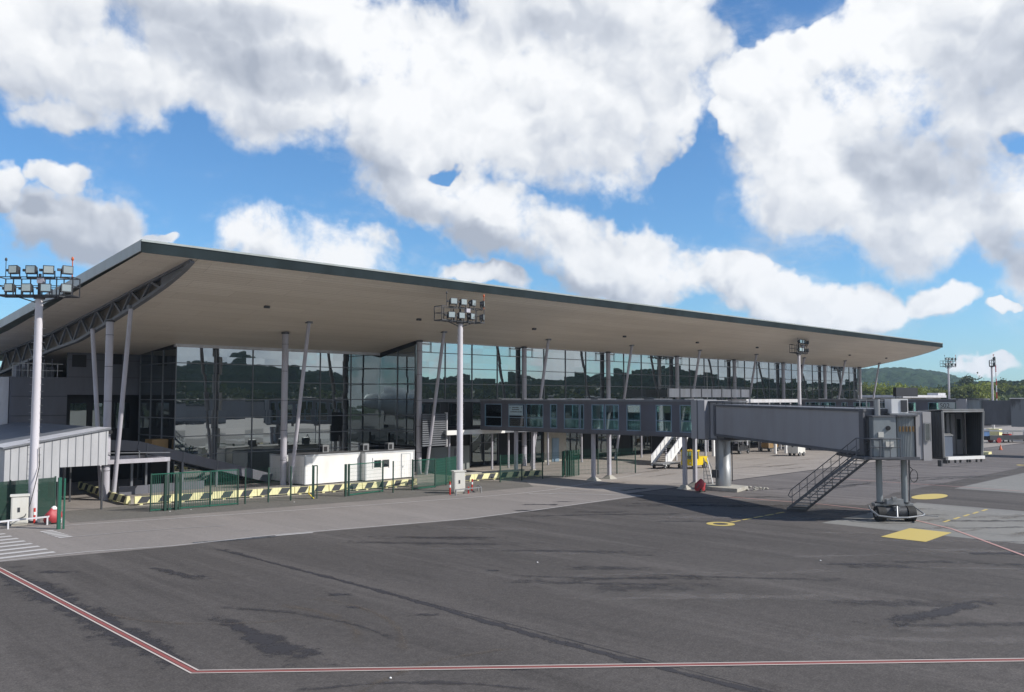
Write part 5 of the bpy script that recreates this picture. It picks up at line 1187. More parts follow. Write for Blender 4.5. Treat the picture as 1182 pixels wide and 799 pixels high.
mb.build('treads', M['dark_steel'], Bs)
mb = MB(); mb.box(80.6, 83.2, 52.0, 61.0, 3.72, 3.9); mb.build('landing', M['mid_steel'], Bs)
for x, y in ((82.9, 52.2), (80.8, 52.2), (82.9, 56)):
    mb = MB(); mb.bar((x, y, 0), (x, y, 3.72), .16); mb.build('post', M['white_steel'], Bs)
def wheelset(parent, pts, r, w=.2, mat='rubber'):
    for x, y in pts:
        mb = MB(); mb.tube((x, y - w / 2, r), (x, y + w / 2, r), r, n=18); wh = mb.build('wheel', M[mat], parent)
        mb = MB(); mb.tube((x, y - w / 2 - .012, r), (x, y + w / 2 + .012, r), r * .5, n=14); mb.build('rim', M['galv'], wh)
Tr = thing('airport_tractor', 'yellow airport tractor with a windowed cab parked behind the corridor legs', 'tractor', (74.9, 48.6, 0))
X0, Y0_ = 73.4, 47.9
mb = MB(); mb.box(73.5, 77.1, 47.9, 49.5, .42, .95); mb.box(75.2, 77.1, 47.95, 49.45, .95, 1.45); mb.prism([(76.6, 47.98), (77.25, 48.1), (77.25, 49.3), (76.6, 49.42)], .5, 1.35); mb.build('body', M['yellow'], Tr)
mb = MB()
for x in (73.55, 75.05):
    for y in (47.95, 49.4): mb.bar((x, y, .95), (x, y, 2.15), .1)
mb.box(73.45, 75.2, 47.85, 49.5, 2.15, 2.3); mb.box(73.5, 75.1, 47.92, 49.45, .95, 1.2); cbn = mb.build('cab', M['yellow'], Tr)
mb = MB(); mb.box(73.62, 74.98, 47.93, 47.96, 1.22, 2.13); mb.box(73.5, 73.53, 48.02, 49.33, 1.22, 2.13); mb.box(75.08, 75.11, 48.02, 49.33, 1.46, 2.13); mb.build('cab_window', M['window_glass'], cbn)
mb = MB(); mb.box(74.0, 74.5, 48.4, 48.9, .96, 1.6); mb.build('seat', M['black'], Tr)
mb = MB(); mb.lathe((74.2, 48.6, 2.3), [(.08, 0), (.08, .1), (.03, .16)], 10); mb.build('beacon', M['orange'], Tr)
mb = MB(); mb.tube((73.47, 48.15, .75), (73.5, 48.15, .75), .1, n=10); mb.build('headlight', M['container'], Tr)
mb = MB(); mb.tube((73.47, 49.2, .75), (73.5, 49.2, .75), .1, n=10); mb.build('headlight', M['container'], Tr)
wheelset(Tr, [(74.1, 47.95), (76.4, 47.95), (74.1, 49.45), (76.4, 49.45)], .42, .28)
Dl = thing('equipment_dolly', 'flat pale dolly on small wheels parked between the stairs and the yellow tractor', 'dolly', (73, 50.5, 0))
mb = MB(); mb.box(71.7, 75.0, 50.0, 51.4, .42, .55); mb.build('deck', M['galv'], Dl)
wheelset(Dl, [(72.1, 50.05), (74.6, 50.05), (72.1, 51.35), (74.6, 51.35)], .2, .12)
Tr.scale = (.8, .8, .8); Tr.location = (74.95, 48.6, 0)
Ld = thing('step_ladder', 'aluminium step ladder standing beside the jet bridge column', 'ladder', (60.5, 38.2, 0))
q0 = [W(15.55, 70.5), W(16.25, 70.3)]; top_ = [W(15.55 + .18, 71.3, 2.15), W(16.0, 71.2, 2.15)]; bk = [W(16.3, 72.1), W(17.1, 71.9)]
mb = MB()
for a, b in zip(q0, top_): mb.bar(a, b, .06)
for t in np.linspace(.1, .92, 7): mb.bar(lerp(q0[0], top_[0], t), lerp(q0[1], top_[1], t), .1, .03)
mb.build('front_frame', M['galv'], Ld)
mb = MB()
for a, b in zip(bk, top_): mb.bar(a, b, .05)
mb.bar(lerp(bk[0], top_[0], .3), lerp(bk[1], top_[1], .3), .04); mb.bar(lerp(bk[0], top_[0], .3), lerp(q0[0], top_[0], .3), .03); mb.build('back_frame', M['galv'], Ld)
# under the tunnel, farther back
Gp = thing('ground_power_unit', 'pale box shaped ground power unit with a small round vent, seen under the tunnel', 'power unit', (100.4, 50.5, 0))
mb = MB(); mb.box(99.3, 101.2, 49.6, 50.9, .35, 1.75); mb.build('body', M['cabinet'], Gp)
mb = MB(); mb.tube((99.28, 50.3, 1.2), (99.3, 50.3, 1.2), .14, n=12); mb.build('vent', M['dark_steel'], Gp); wheelset(Gp, [(99.7, 49.65), (100.8, 49.65), (99.7, 50.85), (100.8, 50.85)], .25, .15)
def cart(x, y, body, label, hh=.0):
    c = thing('baggage_cart', label, 'cart', (x, y, 0), 0, 'carts parked near the terminal front')
    mb = MB(); mb.box(x, x + 2.8, y, y + 1.4, .4, .52); mb.build('deck', M['dark_steel'], c)
    mb = MB()
    for a in (x, x + 2.74):
        for b in (y, y + 1.34): mb.bar((a + .03, b + .03, .52), (a + .03, b + .03, 1.6), .06)
    mb.bar((x, y + .7, 1.6), (x + 2.8, y + .7, 1.6), 1.4, .05); mb.build('canopy_frame', M['galv'], c)
    mb = MB(); rr_ = random.Random(int(x * 7)); xx_ = x + .1
    while xx_ < x + 2.3: w = rr_.uniform(.35, .7); mb.box(xx_, xx_ + w, y + .15, y + 1.2, .52, .52 + rr_.uniform(.3, .8)); xx_ += w + .04
    mb.build('load', M[body], c); wheelset(c, [(x + .4, y + .05), (x + 2.4, y + .05), (x + .4, y + 1.35), (x + 2.4, y + 1.35)], .24, .14)
cart(104.5, 56.2, 'beige', 'cart with brown boxes glimpsed under the middle of the tunnel')
cart(97.5, 56.6, 'dark_wall', 'dark loaded cart glimpsed under the tunnel beside the column')
cart(110.5, 54.6, 'beige', 'cart with tan boxes glimpsed just left of the pale power unit')
for i, (x, y, lb_) in enumerate([(92.3, 57.0, 'first white topped post glimpsed under the tunnel right of the column'), (101.8, 53.9, 'second pale post glimpsed under the tunnel'), (103.8, 53.5, 'third pale post, beside the power unit')]):
    mb = MB(); mb.bar((x, y, 0), (x, y, 2.3 + .8 * (i == 0)), .28); tag(mb.build('guard_post', M['container'], loc=(x, y, 0)), lb_, 'post', 'pale posts under the tunnel')
# below the far jet bridge
Bl = thing('belt_loader', 'belt loader with long pale beam and red wheels under the far jet bridge', 'belt loader', (158, 41, 0))
mb = MB(); mb.bar((148, 44.5, 2.0), (166, 33.5, 1.5), .9, .22); mb.build('conveyor', M['galv'], Bl)
mb = MB(); mb.bar((150, 43.3, .8), (160, 37.2, .8), 1.3, .7); mb.build('chassis', M['dark_steel'], Bl)
for (x, y) in ((151.2, 42.0), (157.6, 38.2), (152.2, 43.4)):
    mb = MB(); mb.tube((x - .1, y - .15, .42), (x + .1, y + .15, .42), .42, n=16); mb.build('wheel', M['tyre_red'], Bl)
mb = MB(); mb.bar((149.2, 43.9, 1.6), (150.2, 43.3, 1.6), 1.0, 1.0); mb.build('operator_box', M['blue_cover'], Bl)
cart(150.0, 47.5, 'dark_wall', 'dark cart parked left of the mast block below the far jet bridge')
cart(154.5, 41.5, 'red', 'cart with red load below the far jet bridge')
mb = MB(); mb.box(160.5, 164.0, 39.2, 40.9, .5, 1.9); Vn = thing('service_van', 'small white service vehicle at the right edge below the far jet bridge', 'van', (162, 40, 0)); mb.build('body', M['container'], Vn)
mb = MB(); mb.box(160.48, 160.5, 39.4, 40.7, 1.2, 1.75); mb.box(160.9, 163.4, 39.18, 39.2, 1.25, 1.75); mb.build('windows', M['low_glass'], Vn); wheelset(Vn, [(161.1, 39.25), (163.3, 39.25), (161.1, 40.85), (163.3, 40.85)], .34, .22)
# cone on the far apron
mb = MB(); mb.lathe((131.2, 36.2, .006), [(.28, 0), (.28, .04), (.2, .05), (.05, .65), (.03, .7)], 16); tag(mb.build('traffic_cone', M['orange'], loc=(131.2, 36.2, 0)), 'tiny orange cone on the apron right of the far column foot', 'cone')
# low far building behind corridor two
Fb = thing('far_building', 'low pale flat roofed building beyond the far corridor', 'building', (205, 78, 0))
mb = MB(); mb.box(196, 222, 74, 86, 0, 7.2); mb.build('wall', M['concrete_block'], Fb)
mb = MB(); mb.box(195, 223, 73, 87, 7.2, 7.75); mb.box(219, 224, 73.5, 76, 7.75, 8.3); mb.build('roof', M['white_steel'], Fb)
for i in range(5):
    mb = MB(); mb.box(195.93, 195.99, 75 + i * 2.1, 76.3 + i * 2.1, 4.2, 5.6); mb.build('window', M['low_glass'], Fb)

# parked airliner beside the photographer (only seen mirrored in the re-entrant glass corner)
AL = thing('airliner', 'white airliner mirrored in the glass corner of the terminal', 'airliner', (-5, -13, 0))
nose = Vector((-5.5, -13.0, 6.4)); ax = Vector((-.72, .69, 0)).normalized(); sd = Vector((ax.y, -ax.x, 0))
prof = [(0, .05, -.5), (.5, .75, -.42), (1.3, 1.25, -.3), (2.6, 1.85, -.15), (4.2, 2.35, -.02), (6.5, 2.75, 0), (40, 2.8, 0), (48, 2.2, .5), (55, 1.2, 1.2), (59, .4, 1.7)]
mb = MB(); n_ = 32; v = []
for (s, r, dz) in prof:
    for i in range(n_):
        t = 2 * PI * i / n_; p = nose + ax * s + sd * (r * math.cos(t)) + Vector((0, 0, r * math.sin(t) + dz)); v.append(p)
mb.add(v, [(j * n_ + i, j * n_ + (i + 1) % n_, (j + 1) * n_ + (i + 1) % n_, (j + 1) * n_ + i) for j in range(len(prof) - 1) for i in range(n_)], True)
mb.add(v[:n_], [tuple(range(n_))]); mb.build('fuselage', M['aircraft'], AL)
mb = MB()
for s in (-1, 1):
    for k_ in range(2):
        a = nose + ax * (2.2 + k_ * .9) + sd * (s * (.9 + .45 * k_)) + Vector((0, 0, 1.1 + .05 * k_)); mb.bar(a, a + ax * .75 + sd * s * .35, .12, .6)
mb.build('cockpit_window', M['black'], AL)
mb = MB()
for s in (-1, 1):
    for k_ in range(46): a = nose + ax * (8.5 + k_ * .8) + sd * (s * 2.76) + Vector((0, 0, .55)); mb.bar(a, a + ax * .3, .08, .42)
mb.build('cabin_windows', M['black'], AL)
for s in (-1, 1):
    mb = MB(); r0 = nose + ax * 19 + sd * s * 2.2 + Vector((0, 0, -1.3)); t0 = nose + ax * 33 + sd * s * 27 + Vector((0, 0, 1.0)); t1 = t0 + ax * 3; r1 = r0 + ax * 11; u = Vector((0, 0, .35))
    mb.add([r0, r1, t1, t0, r0 + u * 2, r1 + u, t1 + u * .3, t0 + u * .3], [(3, 2, 1, 0), (4, 5, 6, 7), (0, 1, 5, 4), (1, 2, 6, 5), (2, 3, 7, 6), (3, 0, 4, 7)]); mb.build('wing', M['aircraft'], AL)
    mb = MB(); e0 = nose + ax * 20 + sd * s * 9.5 + Vector((0, 0, -2.2)); mb.tube(e0, e0 + ax * 5, 1.45, 1.0, 24); mb.build('engine', M['aircraft'], AL)
    mb = MB(); g = nose + ax * 28 + sd * s * 3.2; mb.tube((g.x, g.y, .6), (g.x, g.y, 4), .2, n=10); mb.tube(Vector((g.x, g.y, .6)) - sd * .6, Vector((g.x, g.y, .6)) + sd * .6, .6, n=18); mb.build('main_gear', M['rubber'], AL)
    mb = MB(); a = nose + ax * 51 + sd * s * .9 + Vector((0, 0, 1.6)); b = nose + ax * 57 + sd * s * 9 + Vector((0, 0, 2.2)); mb.add([a, a + ax * 5, b + ax * 2, b, a + u * .8, a + ax * 5 + u * .8, b + ax * 2 + u * .4, b + u * .4], [(3, 2, 1, 0), (4, 5, 6, 7), (0, 1, 5, 4), (1, 2, 6, 5), (2, 3, 7, 6), (3, 0, 4, 7)]); mb.build('tailplane', M['aircraft'], AL)
mb = MB(); a = nose + ax * 47 + Vector((0, 0, 2.4)); b = nose + ax * 57 + Vector((0, 0, 10.5)); w_ = sd * .15
mb.add([a - w_, a + ax * 9 - w_, b + ax * 3.5 - w_, b - w_, a + w_, a + ax * 9 + w_, b + ax * 3.5 + w_, b + w_], [(3, 2, 1, 0), (4, 5, 6, 7), (0, 1, 5, 4), (1, 2, 6, 5), (2, 3, 7, 6), (3, 0, 4, 7)]); mb.build('tail_fin', M['red'], AL)
g = nose + ax * 5.5; mb = MB(); mb.tube((g.x, g.y, .5), (g.x, g.y, 4), .14, n=10); mb.tube(Vector((g.x, g.y, .5)) - sd * .4, Vector((g.x, g.y, .5)) + sd * .4, .5, n=18); mb.build('nose_gear', M['rubber'], AL)

# ================================================================== TREES, HILLS
def crown_mesh(name, seed, Hh, Rr, n_clump, mat, leaf=.55, tall=1.0):
    r = np.random.RandomState(seed); V = []; Fc = []
    lobes = [(np.array([0, 0, Hh * .62]), np.array([Rr * .8, Rr * .8, Hh * .36]))]
    for k_ in range(7):
        a = r.uniform(0, 2 * PI); d = r.uniform(.35, .75) * Rr
        lobes.append((np.array([d * math.cos(a), d * math.sin(a), Hh * r.uniform(.42, .85)]), np.array([1, 1, .75 * tall]) * Rr * r.uniform(.32, .55)))
    for _ in range(n_clump):
        c, rad = lobes[r.randint(len(lobes))]
        d = r.randn(3); d /= np.linalg.norm(d); p = c + d * rad * r.uniform(.72, 1.05)
        for q in range(5):
            o = p + r.randn(3) * leaf * .8; nrm = d + r.randn(3) * .7; nrm /= np.linalg.norm(nrm)
            t = np.cross(nrm, r.randn(3)); t /= np.linalg.norm(t); b = np.cross(nrm, t); s = leaf * r.uniform(.5, 1.0)
            i = len(V); V += [o + t * s, o + b * s * .7, o - t * s, o - b * s * .7]; Fc.append((i, i + 1, i + 2, i + 3))
    me = bpy.data.meshes.new(name); me.from_pydata([tuple(v) for v in V], [], Fc); me.materials.append(mat); me.update(); return me
def trunk_mb(Hh, seed):
    r = random.Random(seed); mb = MB(); mb.tube((0, 0, 0), (0, 0, Hh * .55), .35, .2, 8)
    for k_ in range(5): a = r.uniform(0, 2 * PI); z = Hh * r.uniform(.3, .5); mb.tube((0, 0, z), (math.cos(a) * Hh * .22, math.sin(a) * Hh * .22, z + Hh * .25), .14, .05, 6)
    return mb
protos = []
for k_, (Hh, Rr, nc, mt, tl) in enumerate([(13, 6.0, 420, 'leaves', 1.0), (15, 5.5, 420, 'leaves', 1.2), (12, 6.5, 420, 'leaves_dark', .9), (17, 5.0, 380, 'leaves_dark', 1.3)]):
    t = thing('broadleaf_tree', 'one of the rounded green trees in the far tree line', 'tree', (0, 0, 0), 0, 'far tree line beyond the apron')
    tb = trunk_mb(Hh, k_).build('trunk', M['bark'], t)
    me = crown_mesh('crown', 40 + k_, Hh, Rr, nc, M[mt], tall=tl); c = bpy.data.objects.new('crown', me); COL.objects.link(c); c.parent = t
    protos.append(t)
used = [False] * 4; rr = random.Random(9); cnt = 0
def place_tree(x, y, s, k_):
    global cnt
    rz = rr.uniform(0, 6.28)
    if not used[k_]: used[k_] = True; t = protos[k_]; t.location = (x, y, 0); t.rotation_euler = (0, 0, rz)
    else: t = dup(protos[k_], (x, y, 0), rz)
    t.scale = (s * rr.uniform(.9, 1.15), s * rr.uniform(.9, 1.15), s); t['label'] = 'rounded green tree in the far tree line behind the jet bridges'
    cnt += 1
l = -0.01
for row, (D, sc) in enumerate([(350, .92), (385, 1.0), (425, 1.08)]):
    px = 935 + row * 9
    while px < 1235:
        d = D + rr.uniform(-10, 10); lat = (px - 591) / 1000 * d
        v = E1 * lat + E2 * d; place_tree(v.x, v.y, sc * rr.uniform(.82, 1.12), rr.choice([0, 0, 1, 2, 2, 3] if row else [0, 1, 0, 1, 2])); px += rr.uniform(13, 25)
# understory that closes the view between trunks
def shrubs(name, pts, seed, hgt, mat, leaf, per, label):
    r = np.random.RandomState(seed); V = []; Fc = []
    for (x, y) in pts:
        for _ in range(per):
            o = np.array([x + r.randn() * 5, y + r.randn() * 5, abs(r.rand()) ** .8 * hgt]); d = r.randn(3); d /= np.linalg.norm(d); t = np.cross(d, r.randn(3)); t /= np.linalg.norm(t); b = np.cross(d, t); s = leaf * r.uniform(.6, 1.3)
            i = len(V); V += [o + t * s, o + b * s * .7, o - t * s, o - b * s * .7]; Fc.append((i, i + 1, i + 2, i + 3))
    me = bpy.data.meshes.new(name); me.from_pydata([tuple(v) for v in V], [], Fc); me.materials.append(mat); o = bpy.data.objects.new(name, me); COL.objects.link(o)
    return tag(o, label, 'undergrowth', kind='stuff')
pts = []
for px in range(915, 1260, 7):
    d = 352 + rr.uniform(-8, 40); v = E1 * ((px - 591) / 1000 * d) + E2 * d; pts.append((v.x, v.y))
shrubs('undergrowth', pts, 5, 8.5, M['leaves_dark'], 1.0, 110, 'dense green undergrowth below the far tree line')

def hill_mesh(name, az_fn, pxs, heights, D0, D1, nD, step, seed, mat, kind='structure', H0=7., crown=9., base=0.):
    """wooded ridge: rows run away from the viewer, the ridge line at 60 % of the depth; crowns are bumps of cell noise"""
    r = np.random.RandomState(seed); px = np.arange(pxs[0], pxs[-1], step); el = np.interp(px, pxs, heights)
    # soften the interpolation
    kz = max(1, int(18 / step)); el = np.convolve(np.pad(el, kz, 'edge'), np.ones(2 * kz + 1) / (2 * kz + 1), 'valid')
    Ds = np.linspace(D0, D1, nD); Dr = D0 + (D1 - D0) * .62
    X = np.zeros((nD, len(px))); Y = X.copy()
    for j, D in enumerate(Ds): X[j], Y[j] = az_fn(px, D)
    s = (Ds - D0) / (Dr - D0); prof_ = np.where(s < 1, np.sin(np.clip(s, 0, 1) * PI / 2) ** 1.0, np.clip(1 - (s - 1) * .8, 0, 1))
    Z = (el[None, :] / 1000 * Dr + H0) * prof_[:, None]
    for w, a in ((D0 * .18, .10), (D0 * .07, .05), (D0 * .03, .03)):
        ph = r.rand(4) * 6; Z *= 1 + a * (np.sin(X / w + ph[0]) * np.sin(Y / w + ph[1]) + .6 * np.sin(X / w * 1.7 + Y / w * 1.3 + ph[2]))
    cx_ = np.floor(X / crown); cy_ = np.floor(Y / crown); best = np.full(X.shape, 9e9); hh = np.zeros(X.shape)
    def hs(a, b, k_): q = np.sin(a * 127.1 + b * 311.7 + k_ * 74.7) * 43758.5453; return q - np.floor(q)
    for i in (-1, 0, 1):
        for j in (-1, 0, 1):
            gx, gy = cx_ + i, cy_ + j; qx = (gx + hs(gx, gy, 1)) * crown; qy = (gy + hs(gx, gy, 2)) * crown; d = (X - qx) ** 2 + (Y - qy) ** 2
            m_ = d < best; best[m_] = d[m_]; hh[m_] = hs(gx, gy, 3)[m_]
    Z += (np.sqrt(np.clip(1 - best / (crown * .75) ** 2, 0, 1)) * crown * .55 + hh * crown * .45) * np.clip(prof_[:, None] * 4, 0, 1)
    Z += base
    V = np.stack([X, Y, Z], -1).reshape(-1, 3); nx = len(px)
    F_ = [(j * nx + i, j * nx + i + 1, (j + 1) * nx + i + 1, (j + 1) * nx + i) for j in range(nD - 1) for i in range(nx - 1)]
    me = bpy.data.meshes.new(name); me.from_pydata(V.tolist(), [], F_); me.materials.append(mat); me.polygons.foreach_set('use_smooth', [True] * len(F_)); me.update()
    o = bpy.data.objects.new(name, me); COL.objects.link(o); return tag(o, kind=kind)
def az_front(px, D):
    l_ = (px - 591) / 1000 * D; return E1.x * l_ + E2.x * D, E1.y * l_ + E2.y * D
hill_mesh('hills', az_front, [820, 900, 950, 1000, 1020, 1050, 1075, 1100, 1125, 1140, 1182, 1300, 1500], [17, 25, 30, 29, 31, 30, 28, 21, 14, 9, 5, 5, 10], 900, 1500, 150, 2.2, 3, M['forest'])
def az_back(px, D):
    x, y = az_front(px, D); return x, 137.2 - y
PB = [-500, -100, 0, 200, 245, 270, 285, 300, 320, 345, 372, 395, 488, 530, 580, 640, 710, 740, 765, 785, 810, 830, 870, 920, 990, 1200, 1500, 1900]
HB = [12, 14, 16, 22, 19, 27, 40, 37, 27, 20, 19, 13, 15, 14, 13, 12, 12, 17, 22, 15, 8, 5, 5, 4, 10, 10, 14, 12]
hill_mesh('hills', az_back, PB, HB, 330, 620, 80, 4.5, 8, M['forest_backlit'], crown=8.)
# strip of scrub before the mirrored woods, its backlit darkness put into the colour
pts = []
for px in range(-200, 1500, 12):
    x, y = az_back(px, 318 + rr.uniform(-8, 20)); pts.append((float(x), float(y)))
shrubs('woodland_edge', pts, 6, 11, M['leaves_backlit'], 1.3, 60, 'woodland edge across the runway, mirrored in the terminal glass')

# air between the camera and the far woods
hz = MB(); hz.box(-901, 2601, -901, 2201, -1.05, 150); hz = hz.build('haze', M['asphalt']); tag(hz, kind='stuff', label='thin bluish haze over the airfield', cat='haze')
m, nt_, out_ = new_mat('haze_air'); pv = N(nt_, 'ShaderNodeVolumePrincipled'); pv.inputs['Density'].default_value = .00017; pv.inputs['Color'].default_value = (.62, .80, 1.0, 1); pv.inputs['Anisotropy'].default_value = .2
L(nt_, pv.outputs[0], out_.inputs['Volume']); hz.data.materials.clear(); hz.data.materials.append(m)

# ================================================================== CAMERA
TH = math.atan(60.5 / 1000)
cam = bpy.data.cameras.new('camera'); co_ = bpy.data.objects.new('camera', cam); COL.objects.link(co_); scene.camera = co_
co_.location = (0, 0, 7.0); yaw = math.atan2(.7106, .7036)
fwd = Vector((math.cos(math.atan2(992, 1001.8)) , math.sin(math.atan2(992, 1001.8)), 0)); fwd = fwd * math.cos(TH) + Vector((0, 0, math.sin(TH)))
co_.rotation_euler = fwd.to_track_quat('-Z', 'Y').to_euler()
cam.sensor_width = 36; cam.lens = 36 * 1000 / 1182; cam.clip_start = .1; cam.clip_end = 9000

# ================================================================== SUN + SKY
sv = Vector((.68, -1.10, 1.0)).normalized()
sun = bpy.data.lights.new('sun', 'SUN'); sun.energy = 5.0; sun.angle = math.radians(.53); sun.color = (1, .955, .89)
so_ = bpy.data.objects.new('sun', sun); COL.objects.link(so_); so_.rotation_euler = sv.to_track_quat('Z', 'Y').to_euler(); so_.location = (0, 0, 200)
w = bpy.data.worlds.new('World'); scene.world = w; w.use_nodes = True; nt = w.node_tree; nt.nodes.clear()
out = N(nt, 'ShaderNodeOutputWorld'); bg = N(nt, 'ShaderNodeBackground'); bg.inputs['Strength'].default_value = .1
L(nt, bg.outputs[0], out.inputs['Surface'])
sky = N(nt, 'ShaderNodeTexSky'); sky.sky_type = 'NISHITA'; sky.sun_disc = False
sky.sun_elevation = math.asin(sv.z); sky.sun_rotation = math.atan2(sv.x, sv.y); sky.air_density = 1.0; sky.dust_density = .3; sky.ozone_density = 1.0
tc = N(nt, 'ShaderNodeTexCoord'); D_ = tc.outputs['Generated']
def vm(op, a, b=None, scale=None):
    n = N(nt, 'ShaderNodeVectorMath', operation=op)
    for s, v in zip(n.inputs, (a, b)):
        if v is None: continue
        if hasattr(v, 'is_linked'): L(nt, v, s)
        else: s.default_value = v
    if scale is not None:
        if hasattr(scale, 'is_linked'): L(nt, scale, n.inputs['Scale'])
        else: n.inputs['Scale'].default_value = scale
    return n.outputs['Value'] if op == 'DOT_PRODUCT' else n.outputs['Vector']
def ma(op, a, b=None, c=None, clamp=False):
    n = N(nt, 'ShaderNodeMath', operation=op); n.use_clamp = clamp
    for s, v in zip(n.inputs, (a, b, c)):
        if v is None: continue
        if hasattr(v, 'is_linked'): L(nt, v, s)
        else: s.default_value = v
    return n.outputs[0]
def sstep(x, a, b):
    n = N(nt, 'ShaderNodeMapRange'); n.interpolation_type = 'SMOOTHSTEP'; L(nt, x, n.inputs['Value']); n.inputs['From Min'].default_value = a; n.inputs['From Max'].default_value = b; return n.outputs['Result']
Fv = fwd; Rv = Vector((fwd.y, -fwd.x, 0)).normalized(); Uv = Rv.cross(Fv)
f_ = vm('DOT_PRODUCT', D_, tuple(Fv)); fm = ma('MAXIMUM', f_, .12)
u_ = ma('DIVIDE', vm('DOT_PRODUCT', D_, tuple(Rv)), fm); v_ = ma('DIVIDE', vm('DOT_PRODUCT', D_, tuple(Uv)), fm)
# domain warp for billowy edges
nw = N(nt, 'ShaderNodeTexNoise'); nw.inputs['Scale'].default_value = 5.5; nw.inputs['Detail'].default_value = 5; nw.inputs['Roughness'].default_value = .6; L(nt, D_, nw.inputs['Vector'])
cb = N(nt, 'ShaderNodeCombineXYZ'); L(nt, u_, cb.inputs[0]); L(nt, v_, cb.inputs[1])
wv = vm('SCALE', vm('SUBTRACT', nw.outputs['Color'], (.5, .5, .5)), scale=.16); puv = vm('ADD', cb.outputs[0], wv)
flat = vm('MULTIPLY', puv, (1, 1, 0))
def blob(cx, cy, rx, ry, rot=0, amp=1., src=None):
    mp = N(nt, 'ShaderNodeMapping'); mp.vector_type = 'TEXTURE'; mp.inputs['Location'].default_value = ((cx - 591) / 1000, (399.5 - cy) / 1000, 0)
    mp.inputs['Rotation'].default_value = (0, 0, -math.radians(rot)); mp.inputs['Scale'].default_value = (rx / 1000, ry / 1000, 1); L(nt, src or flat, mp.inputs['Vector'])
    d = vm('DOT_PRODUCT', mp.outputs['Vector'], mp.outputs['Vector']); return ma('MULTIPLY_ADD', d, -amp, amp)
def union(bl, src=None):
    o = None
    for b in bl:
        x = blob(*b, src=src); o = x if o is None else ma('MAXIMUM', o, x)
    return o
CL = [(110, 25, 300, 100, 8), (400, 85, 270, 118, 16), (620, 100, 205, 125, 5), (560, 245, 150, 55, 22), (690, 25, 190, 75, 0), (700, 300, 140, 48, 18), (845, 335, 150, 36, 14), (960, 352, 90, 34, 8), (1072, 356, 46, 24, 0),
      (1020, 185, 185, 120, 22), (1110, 80, 190, 150, 0), (900, 70, 95, 60, 0), (1160, 270, 60, 62, 0), (845, 122, 42, 22, 0), (82, 250, 92, 55, 18), (50, 188, 36, 17, 0), (0, 208, 24, 34, 0), (355, 285, 92, 52, 12), (182, 274, 28, 10, 0),
      (565, 326, 70, 18, 6), (1146, 378, 22, 9, 0), (1140, 438, 50, 9, 10), (1170, 200, 60, 160, 0), (50, 120, 60, 14, 0, .4)]
F1 = union(CL)
HOLE = union([(532, 192, 17, 9), (885, 6, 75, 26), (797, 205, 24, 75, 8), (1180, 175, 20, 14)])
# far from the picture: broken cloud by noise
nf = N(nt, 'ShaderNodeTexNoise'); nf.inputs['Scale'].default_value = 2.6; nf.inputs['Detail'].default_value = 5; nf.inputs['Roughness'].default_value = .55
sk = vm('MULTIPLY', D_, (1, 1, 2.2)); L(nt, sk, nf.inputs['Vector'])
sz = N(nt, 'ShaderNodeSeparateXYZ'); L(nt, D_, sz.inputs[0])
Ff = ma('SUBTRACT', ma('MULTIPLY_ADD', nf.outputs['Fac'], 4.5, -1.85), ma('MULTIPLY', sstep(sz.outputs[2], .35, .75), 1.3))
inside = sstep(ma('MAXIMUM', ma('ABSOLUTE', u_), ma('MULTIPLY_ADD', v_, 1.15, .10)), .70, .62)
inside = ma('MULTIPLY', inside, sstep(f_, .2, .45))
F1 = ma('SUBTRACT', F1, ma('MULTIPLY', sstep(HOLE, -1.2, 1.0), .95))
mixf = ma('ADD', ma('MULTIPLY', F1, inside), ma('MULTIPLY', Ff, ma('SUBTRACT', 1.0, inside)))
def fbm(vec, scale, det=9, rough=.62):
    n = N(nt, 'ShaderNodeTexNoise'); n.inputs['Scale'].default_value = scale; n.inputs['Detail'].default_value = det; n.inputs['Roughness'].default_value = rough; n.inputs['Distortion'].default_value = .15
    L(nt, vec, n.inputs['Vector']); return n.outputs['Fac']
def puffs(vec):
    """cauliflower billows: fractal smooth cells, bright rounded heads"""
    n = N(nt, 'ShaderNodeTexVoronoi'); n.feature = 'F1'; n.inputs['Scale'].default_value = 11.; n.inputs['Detail'].default_value = 2.6; n.inputs['Roughness'].default_value = .5; n.inputs['Lacunarity'].default_value = 2.1
    n.inputs['Randomness'].default_value = 1.; n.normalize = True
    wp = vm('ADD', vec, vm('SCALE', vm('SUBTRACT', nw.outputs['Color'], (.5, .5, .5)), scale=.12)); L(nt, wp, n.inputs['Vector'])
    return ma('SUBTRACT', .42, n.outputs['Distance'])
offs = tuple(Rv * .010 + Uv * .016)
nA = fbm(D_, 8.0, 12, .62)
pA = puffs(D_); pB = puffs(vm('ADD', D_, offs))
det = ma('ADD', ma('MULTIPLY_ADD', nA, 2.7, -1.27), ma('MULTIPLY', pA, 1.5))
dens = ma('ADD', ma('MINIMUM', mixf, .60), det)
nW = fbm(vm('MULTIPLY', vm('ADD', D_, (1.3, .2, .7)), (1, 1, 1.8)), 5.5, 9, .68)
mask = ma('MAXIMUM', sstep(dens, .04, .66), ma('MULTIPLY', ma('MULTIPLY', sstep(dens, -.9, .2), sstep(nW, .47, .66)), .42))
relief = ma('MULTIPLY', ma('SUBTRACT', pA, pB), 2.4)
Fup = union(CL, vm('ADD', flat, (.012, .040, 0)))
under = ma('MULTIPLY', ma('MAXIMUM', ma('MINIMUM', ma('SUBTRACT', Fup, F1), .6), -.4), inside)     # >0 where the cloud thickens upwards: its base
GB = union([(75, 255, 140, 70, 18), (640, 10, 190, 45, 0), (1150, 60, 90, 95, 20), (1080, 190, 90, 40, 10), (1165, 305, 60, 45, 0), (470, 225, 95, 35, 30), (575, 290, 110, 25, 20), (300, 70, 130, 30, 10), (240, 20, 100, 25, 0)])
gy = ma('MULTIPLY', sstep(GB, -.9, 1.0), inside)
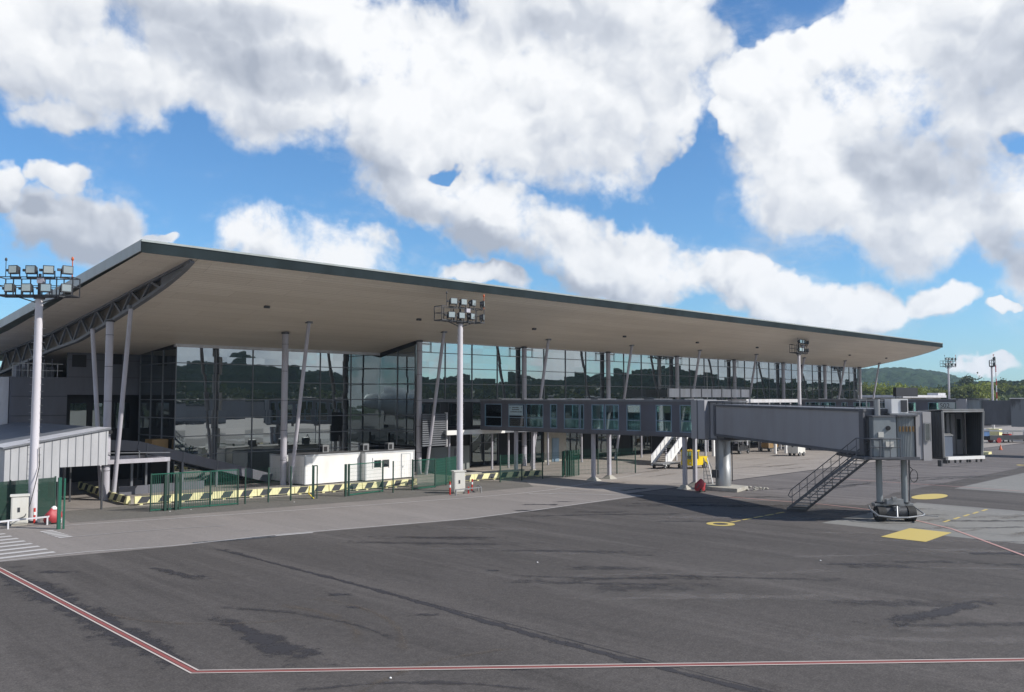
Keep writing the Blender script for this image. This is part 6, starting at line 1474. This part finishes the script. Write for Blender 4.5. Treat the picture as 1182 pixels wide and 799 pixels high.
gfar = ma('MULTIPLY', sstep(nf.outputs['Fac'], .50, .68), ma('SUBTRACT', 1.0, inside))
nC = fbm(vm('ADD', D_, (3.1, 1.7, .4)), 3.0, 6, .5)
sh_ = ma('ADD', ma('ADD', ma('ADD', ma('MULTIPLY', gy, .50), ma('MULTIPLY', ma('MULTIPLY', sstep(blob(80, 262, 110, 58, 15), -.4, .8), inside), .38)), ma('MULTIPLY', gfar, .55)), ma('MULTIPLY', under, .55)); sh_ = ma('ADD', sh_, ma('MULTIPLY_ADD', nC, 1.3, -.60))
thick = sstep(dens, .0, .9)
bright = ma('SUBTRACT', ma('MULTIPLY_ADD', thick, .04, .80), ma('SUBTRACT', ma('MULTIPLY', sh_, ma('MULTIPLY_ADD', thick, .5, .5)), relief), None, True)
cr = N(nt, 'ShaderNodeValToRGB'); e = cr.color_ramp.elements
e[0].position = .0; e[0].color = (.40, .44, .52, 1); e[1].position = 1.0; e[1].color = (.93, .94, .955, 1)
m_e = e.new(.45); m_e.color = (.62, .655, .72, 1); m_e = e.new(.75); m_e.color = (.82, .84, .87, 1)
L(nt, bright, cr.inputs['Fac'])
cc = vm('SCALE', cr.outputs['Color'], scale=10.0)
sx = N(nt, 'ShaderNodeMix'); sx.data_type = 'RGBA'; L(nt, mask, sx.inputs['Factor'])
skc = vm('MULTIPLY', sky.outputs['Color'], (.60, 1.02, 1.40)); L(nt, skc, sx.inputs['A']); L(nt, cc, sx.inputs['B'])
L(nt, sx.outputs['Result'], bg.inputs['Color'])
w.cycles.sampling_method = 'MANUAL'; w.cycles.sample_map_resolution = 512

scene.view_settings.view_transform = 'Standard'; scene.view_settings.look = 'None'; scene.view_settings.exposure = .11; scene.view_settings.gamma = 1
scene.render.engine = 'CYCLES'; scene.cycles.max_bounces = 6; scene.cycles.transparent_max_bounces = 16
scene.render.resolution_x = 1024; scene.render.resolution_y = 692
for o in [c for c in bpy.data.objects if c.type == 'MESH' and not c.data.vertices]: bpy.data.objects.remove(o)
